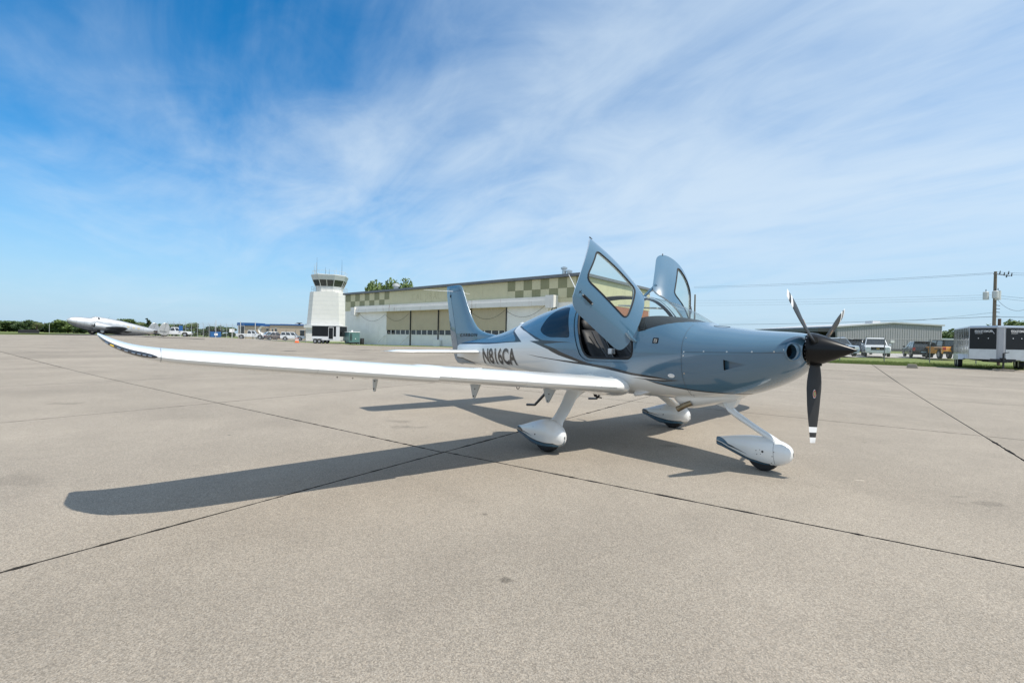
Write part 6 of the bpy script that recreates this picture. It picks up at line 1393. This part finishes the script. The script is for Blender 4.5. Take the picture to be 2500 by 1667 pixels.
# ================================================================== VINTAGE TWIN
M['bare'] = princ('bare_aluminium', (.62, .62, .61), .42, .75, var=.16, vscale=1.1, rvar=.12); M['bareD'] = princ('weathered_grey', (.30, .31, .32), .6, .3, var=.25, vscale=1.5); M['patch'] = princ('yellow_patch', (.50, .42, .25), .7)
VD = 74.0
def twin():
    g_ = ground_at(241, VD); t = thing('vintage_aircraft', 'old silver twin-tailed transport plane without propellers, nose to the left', 'airplane', g_, hd(241, 0) + rad(-76)); t.scale = (.86, .86, .95); LFT = rad(8.5)
    # local: x forward, y port (towards the camera), z up; nose-up attitude about the main wheels
    A_ = bpy.data.objects.new('x', None); bpy.data.objects.remove(A_)
    rot = Matrix.Rotation(-LFT, 4, 'Y')
    def fix(o):
        o.data.transform(Matrix.Translation((0, 0, 1.15)) @ rot); return o
    st = [[-4.6,.52,.40,.04,.46,2,2],[-4.45,.78,.16,.30,.45,2,2],[-4.0,1.05,-.10,.56,.42,2,2],[-3.2,1.25,-.42,.78,.38,2,2],[-2.2,1.36,-.62,.86,.34,2,2],[-1.5,1.42,-.70,.88,.34,2,2],[-1.05,1.72,-.74,.88,.36,2,2],[-.5,1.84,-.78,.88,.38,2,2],[1,1.84,-.80,.88,.40,2,2],[3,1.76,-.72,.86,.42,2,2],[5,1.58,-.50,.76,.48,2,2],[7,1.38,-.10,.56,.56,2,2],[8.6,1.20,.22,.34,.66,2,2],[9.8,1.02,.52,.14,.76,2,2],[10.2,.86,.70,.03,.78,2,2]]
    lf = Loft(st); bmx = lf.grid(np.linspace(-4.6, 10.2, 60), 24); rg = lf.split(bmx, [], []); bmx.free(); fz = fix(lf.emit('fuselage', rg['skin'], [M['bare']], t)); tag(fz, 'dull bare metal fuselage')
    for sd in (-1, 1):
        for nm, pol in (('cockpit_window', [(-1.38,1.42),(-1.02,1.66),(-.70,1.66),(-.72,1.36)]), ('cockpit_window', [(-.60,1.36),(-.60,1.64),(-.25,1.62),(-.20,1.38)])):
            W = [lf.on(q, z, .012) * np.array([1, -sd, 1]) for q, z in pol]; fix(raw_mesh(nm, W, [(0, 1, 2, 3)], M['darkglass'], t, smooth=False))
        for q in (4.1, 5.0, 5.8):
            W = [lf.on(a, z, .012) * np.array([1, -sd, 1]) for a, z in ((q - .2, .75), (q + .2, .75), (q + .2, 1.0), (q - .2, 1.0))]; fix(raw_mesh('covered_window', W, [(0, 1, 2, 3)], M['patch'], t, smooth=False))
        V, F = lf.strip([(6.4, .2), (6.4, 1.15), (7.2, 1.1), (7.2, .3)], .04, .012); fix(MB().add([np.array(v) * np.array([1, -sd, 1]) for v in V], F).build('cabin_door', M['bareD'], t))
        for q in (-3.4, -2.3, 0.2, 2.2, 4.6, 6.6, 8.2):
            V, F = lf.strip([(q, z) for z in np.linspace(lf.par(q)[1] + .06, lf.par(q)[0] - .06, 12)], .025, .008); fix(MB().add([np.array(v) * np.array([1, -sd, 1]) for v in V], F).build('skin_joint', M['bareD'], fz))
        # mid wing with its engine nacelle
        ys = [.5, 1.3, 2.2, 3.0, 4.2, 5.4, 6.2, 6.7, 6.9]; V = []
        for y in ys:
            k = (y - .5) / 6.4; e = max(0, (y - 6.0) / .9); V += [p * np.array([1, sd * -1, 1]) for p in sect(-y, -.6 + 1.5 * k + .5 * e, 3.3 - .75 * k - .55 * e, -.18 + .085 * y, .15 * (1 - .5 * e))]
        F = []
        for i in range(len(ys) - 1):
            for k in range(NP): q = (i*NP + k, i*NP + (k + 1) % NP, (i+1)*NP + (k + 1) % NP, (i+1)*NP + k); F.append(q)
        F.append(tuple(range((len(ys) - 1) * NP, len(ys) * NP))); w = MB().add(V, F).build('wing', M['bareD'], t, True, angle=35); fix(w); tag(w, 'grey wing with ragged flap edge')
        na = MB().lathe([(1.35, .02), (1.35, .52), (1.2, .60), (.6, .64), (-.4, .60), (-1.6, .48), (-3.0, .22), (-3.6, .03)], 'x', 22, (0, sd * 2.75, .10)).build('engine_nacelle', M['bare'], t, True); fix(na)
        fix(MB().lathe([(1.40, .01), (1.36, .34)], 'x', 18, (0, sd * 2.75, .10)).build('engine_face', M['hole'], na)); fix(MB().tube([(1.3, sd * 2.75, .10), (1.75, sd * 2.75, .10)], .10, 10).build('engine_shaft', M['dark'], na))
        for k in range(6): fix(MB().box(-3.5 + .02 * k, -2.6, sd * (3.2 + k * .42), sd * (3.5 + k * .42), -.32 + .03 * k, -.26 + .04 * k).build('flap_guide', M['dark'], w))
        # main wheel
        MB().tube([(.0, sd * 2.75, 1.0), (.25, sd * 2.75, .48)], .10, 8).build('main_gear_leg', M['dark'], t)
        wh = MB().lathe([(-.2, .30), (-.22, .48), (-.15, .64), (.15, .64), (.22, .48), (.2, .30)], 'y', 22, (.25, sd * 2.75, .60)).build('wheel', M['rubber'], t, True); MB().lathe([(-.19, .02), (-.205, .27), (.205, .27), (.19, .02)], 'y', 14, (.25, sd * 2.75, .60)).build('hub', M['silver'], wh)
        # tailplane half and fin
        V = []
        for y in (0, 1.2, 2.4, 2.9):
            V += [p * np.array([1, -sd, 1]) for p in sect(-y, 8.3 + .1 * y, 9.9 - .05 * y, .98, .11, 0, 0)]
        F = [(i*NP + k, i*NP + (k + 1) % NP, (i+1)*NP + (k + 1) % NP, (i+1)*NP + k) for i in range(3) for k in range(NP)]; fix(MB().add(V, F).build('tailplane', M['bareD'], t, True, angle=35))
        fp = [(8.35, .55), (8.25, 1.0), (8.45, 1.7), (8.85, 2.35), (9.3, 2.62), (9.75, 2.55), (10.1, 2.1), (10.25, 1.4), (10.2, .75), (9.8, .35), (9.0, .30)]; fo_ = fix(MB().prism_y([(-q, z) for q, z in fp], sd * 2.75 - .05, sd * 2.75 + .05).build('fin', M['bare'], t, bevel=.03)); tag(fo_, 'rounded bare metal tail fin')
        fix(MB().prism_y([(-9.28, .34), (-9.31, .34), (-9.45, 2.58), (-9.42, 2.58)], sd * 2.75 - .056, sd * 2.75 + .056).build('rudder_gap', M['dark'], fo_))
    fix(MB().tube([(-8.9, 0, .35), (-9.1, 0, -.35)], .06, 6).build('tail_strut', M['dark'], t)); tw = fix(MB().lathe([(-.08, .08), (-.09, .20), (.09, .20), (.08, .08)], 'y', 14, (-9.15, 0, -.30)).build('tail_wheel', M['rubber'], t, True))
    fix(MB().tube([(3.0, 0, -.50), (2.9, 0, -.95)], .025, 5).build('pitot_mast', M['dark'], t)); fix(MB().tube([(-1.0, 0, 1.8), (-1.3, 0, 2.1)], .02, 4).build('roof_mast', M['dark'], t))
twin()
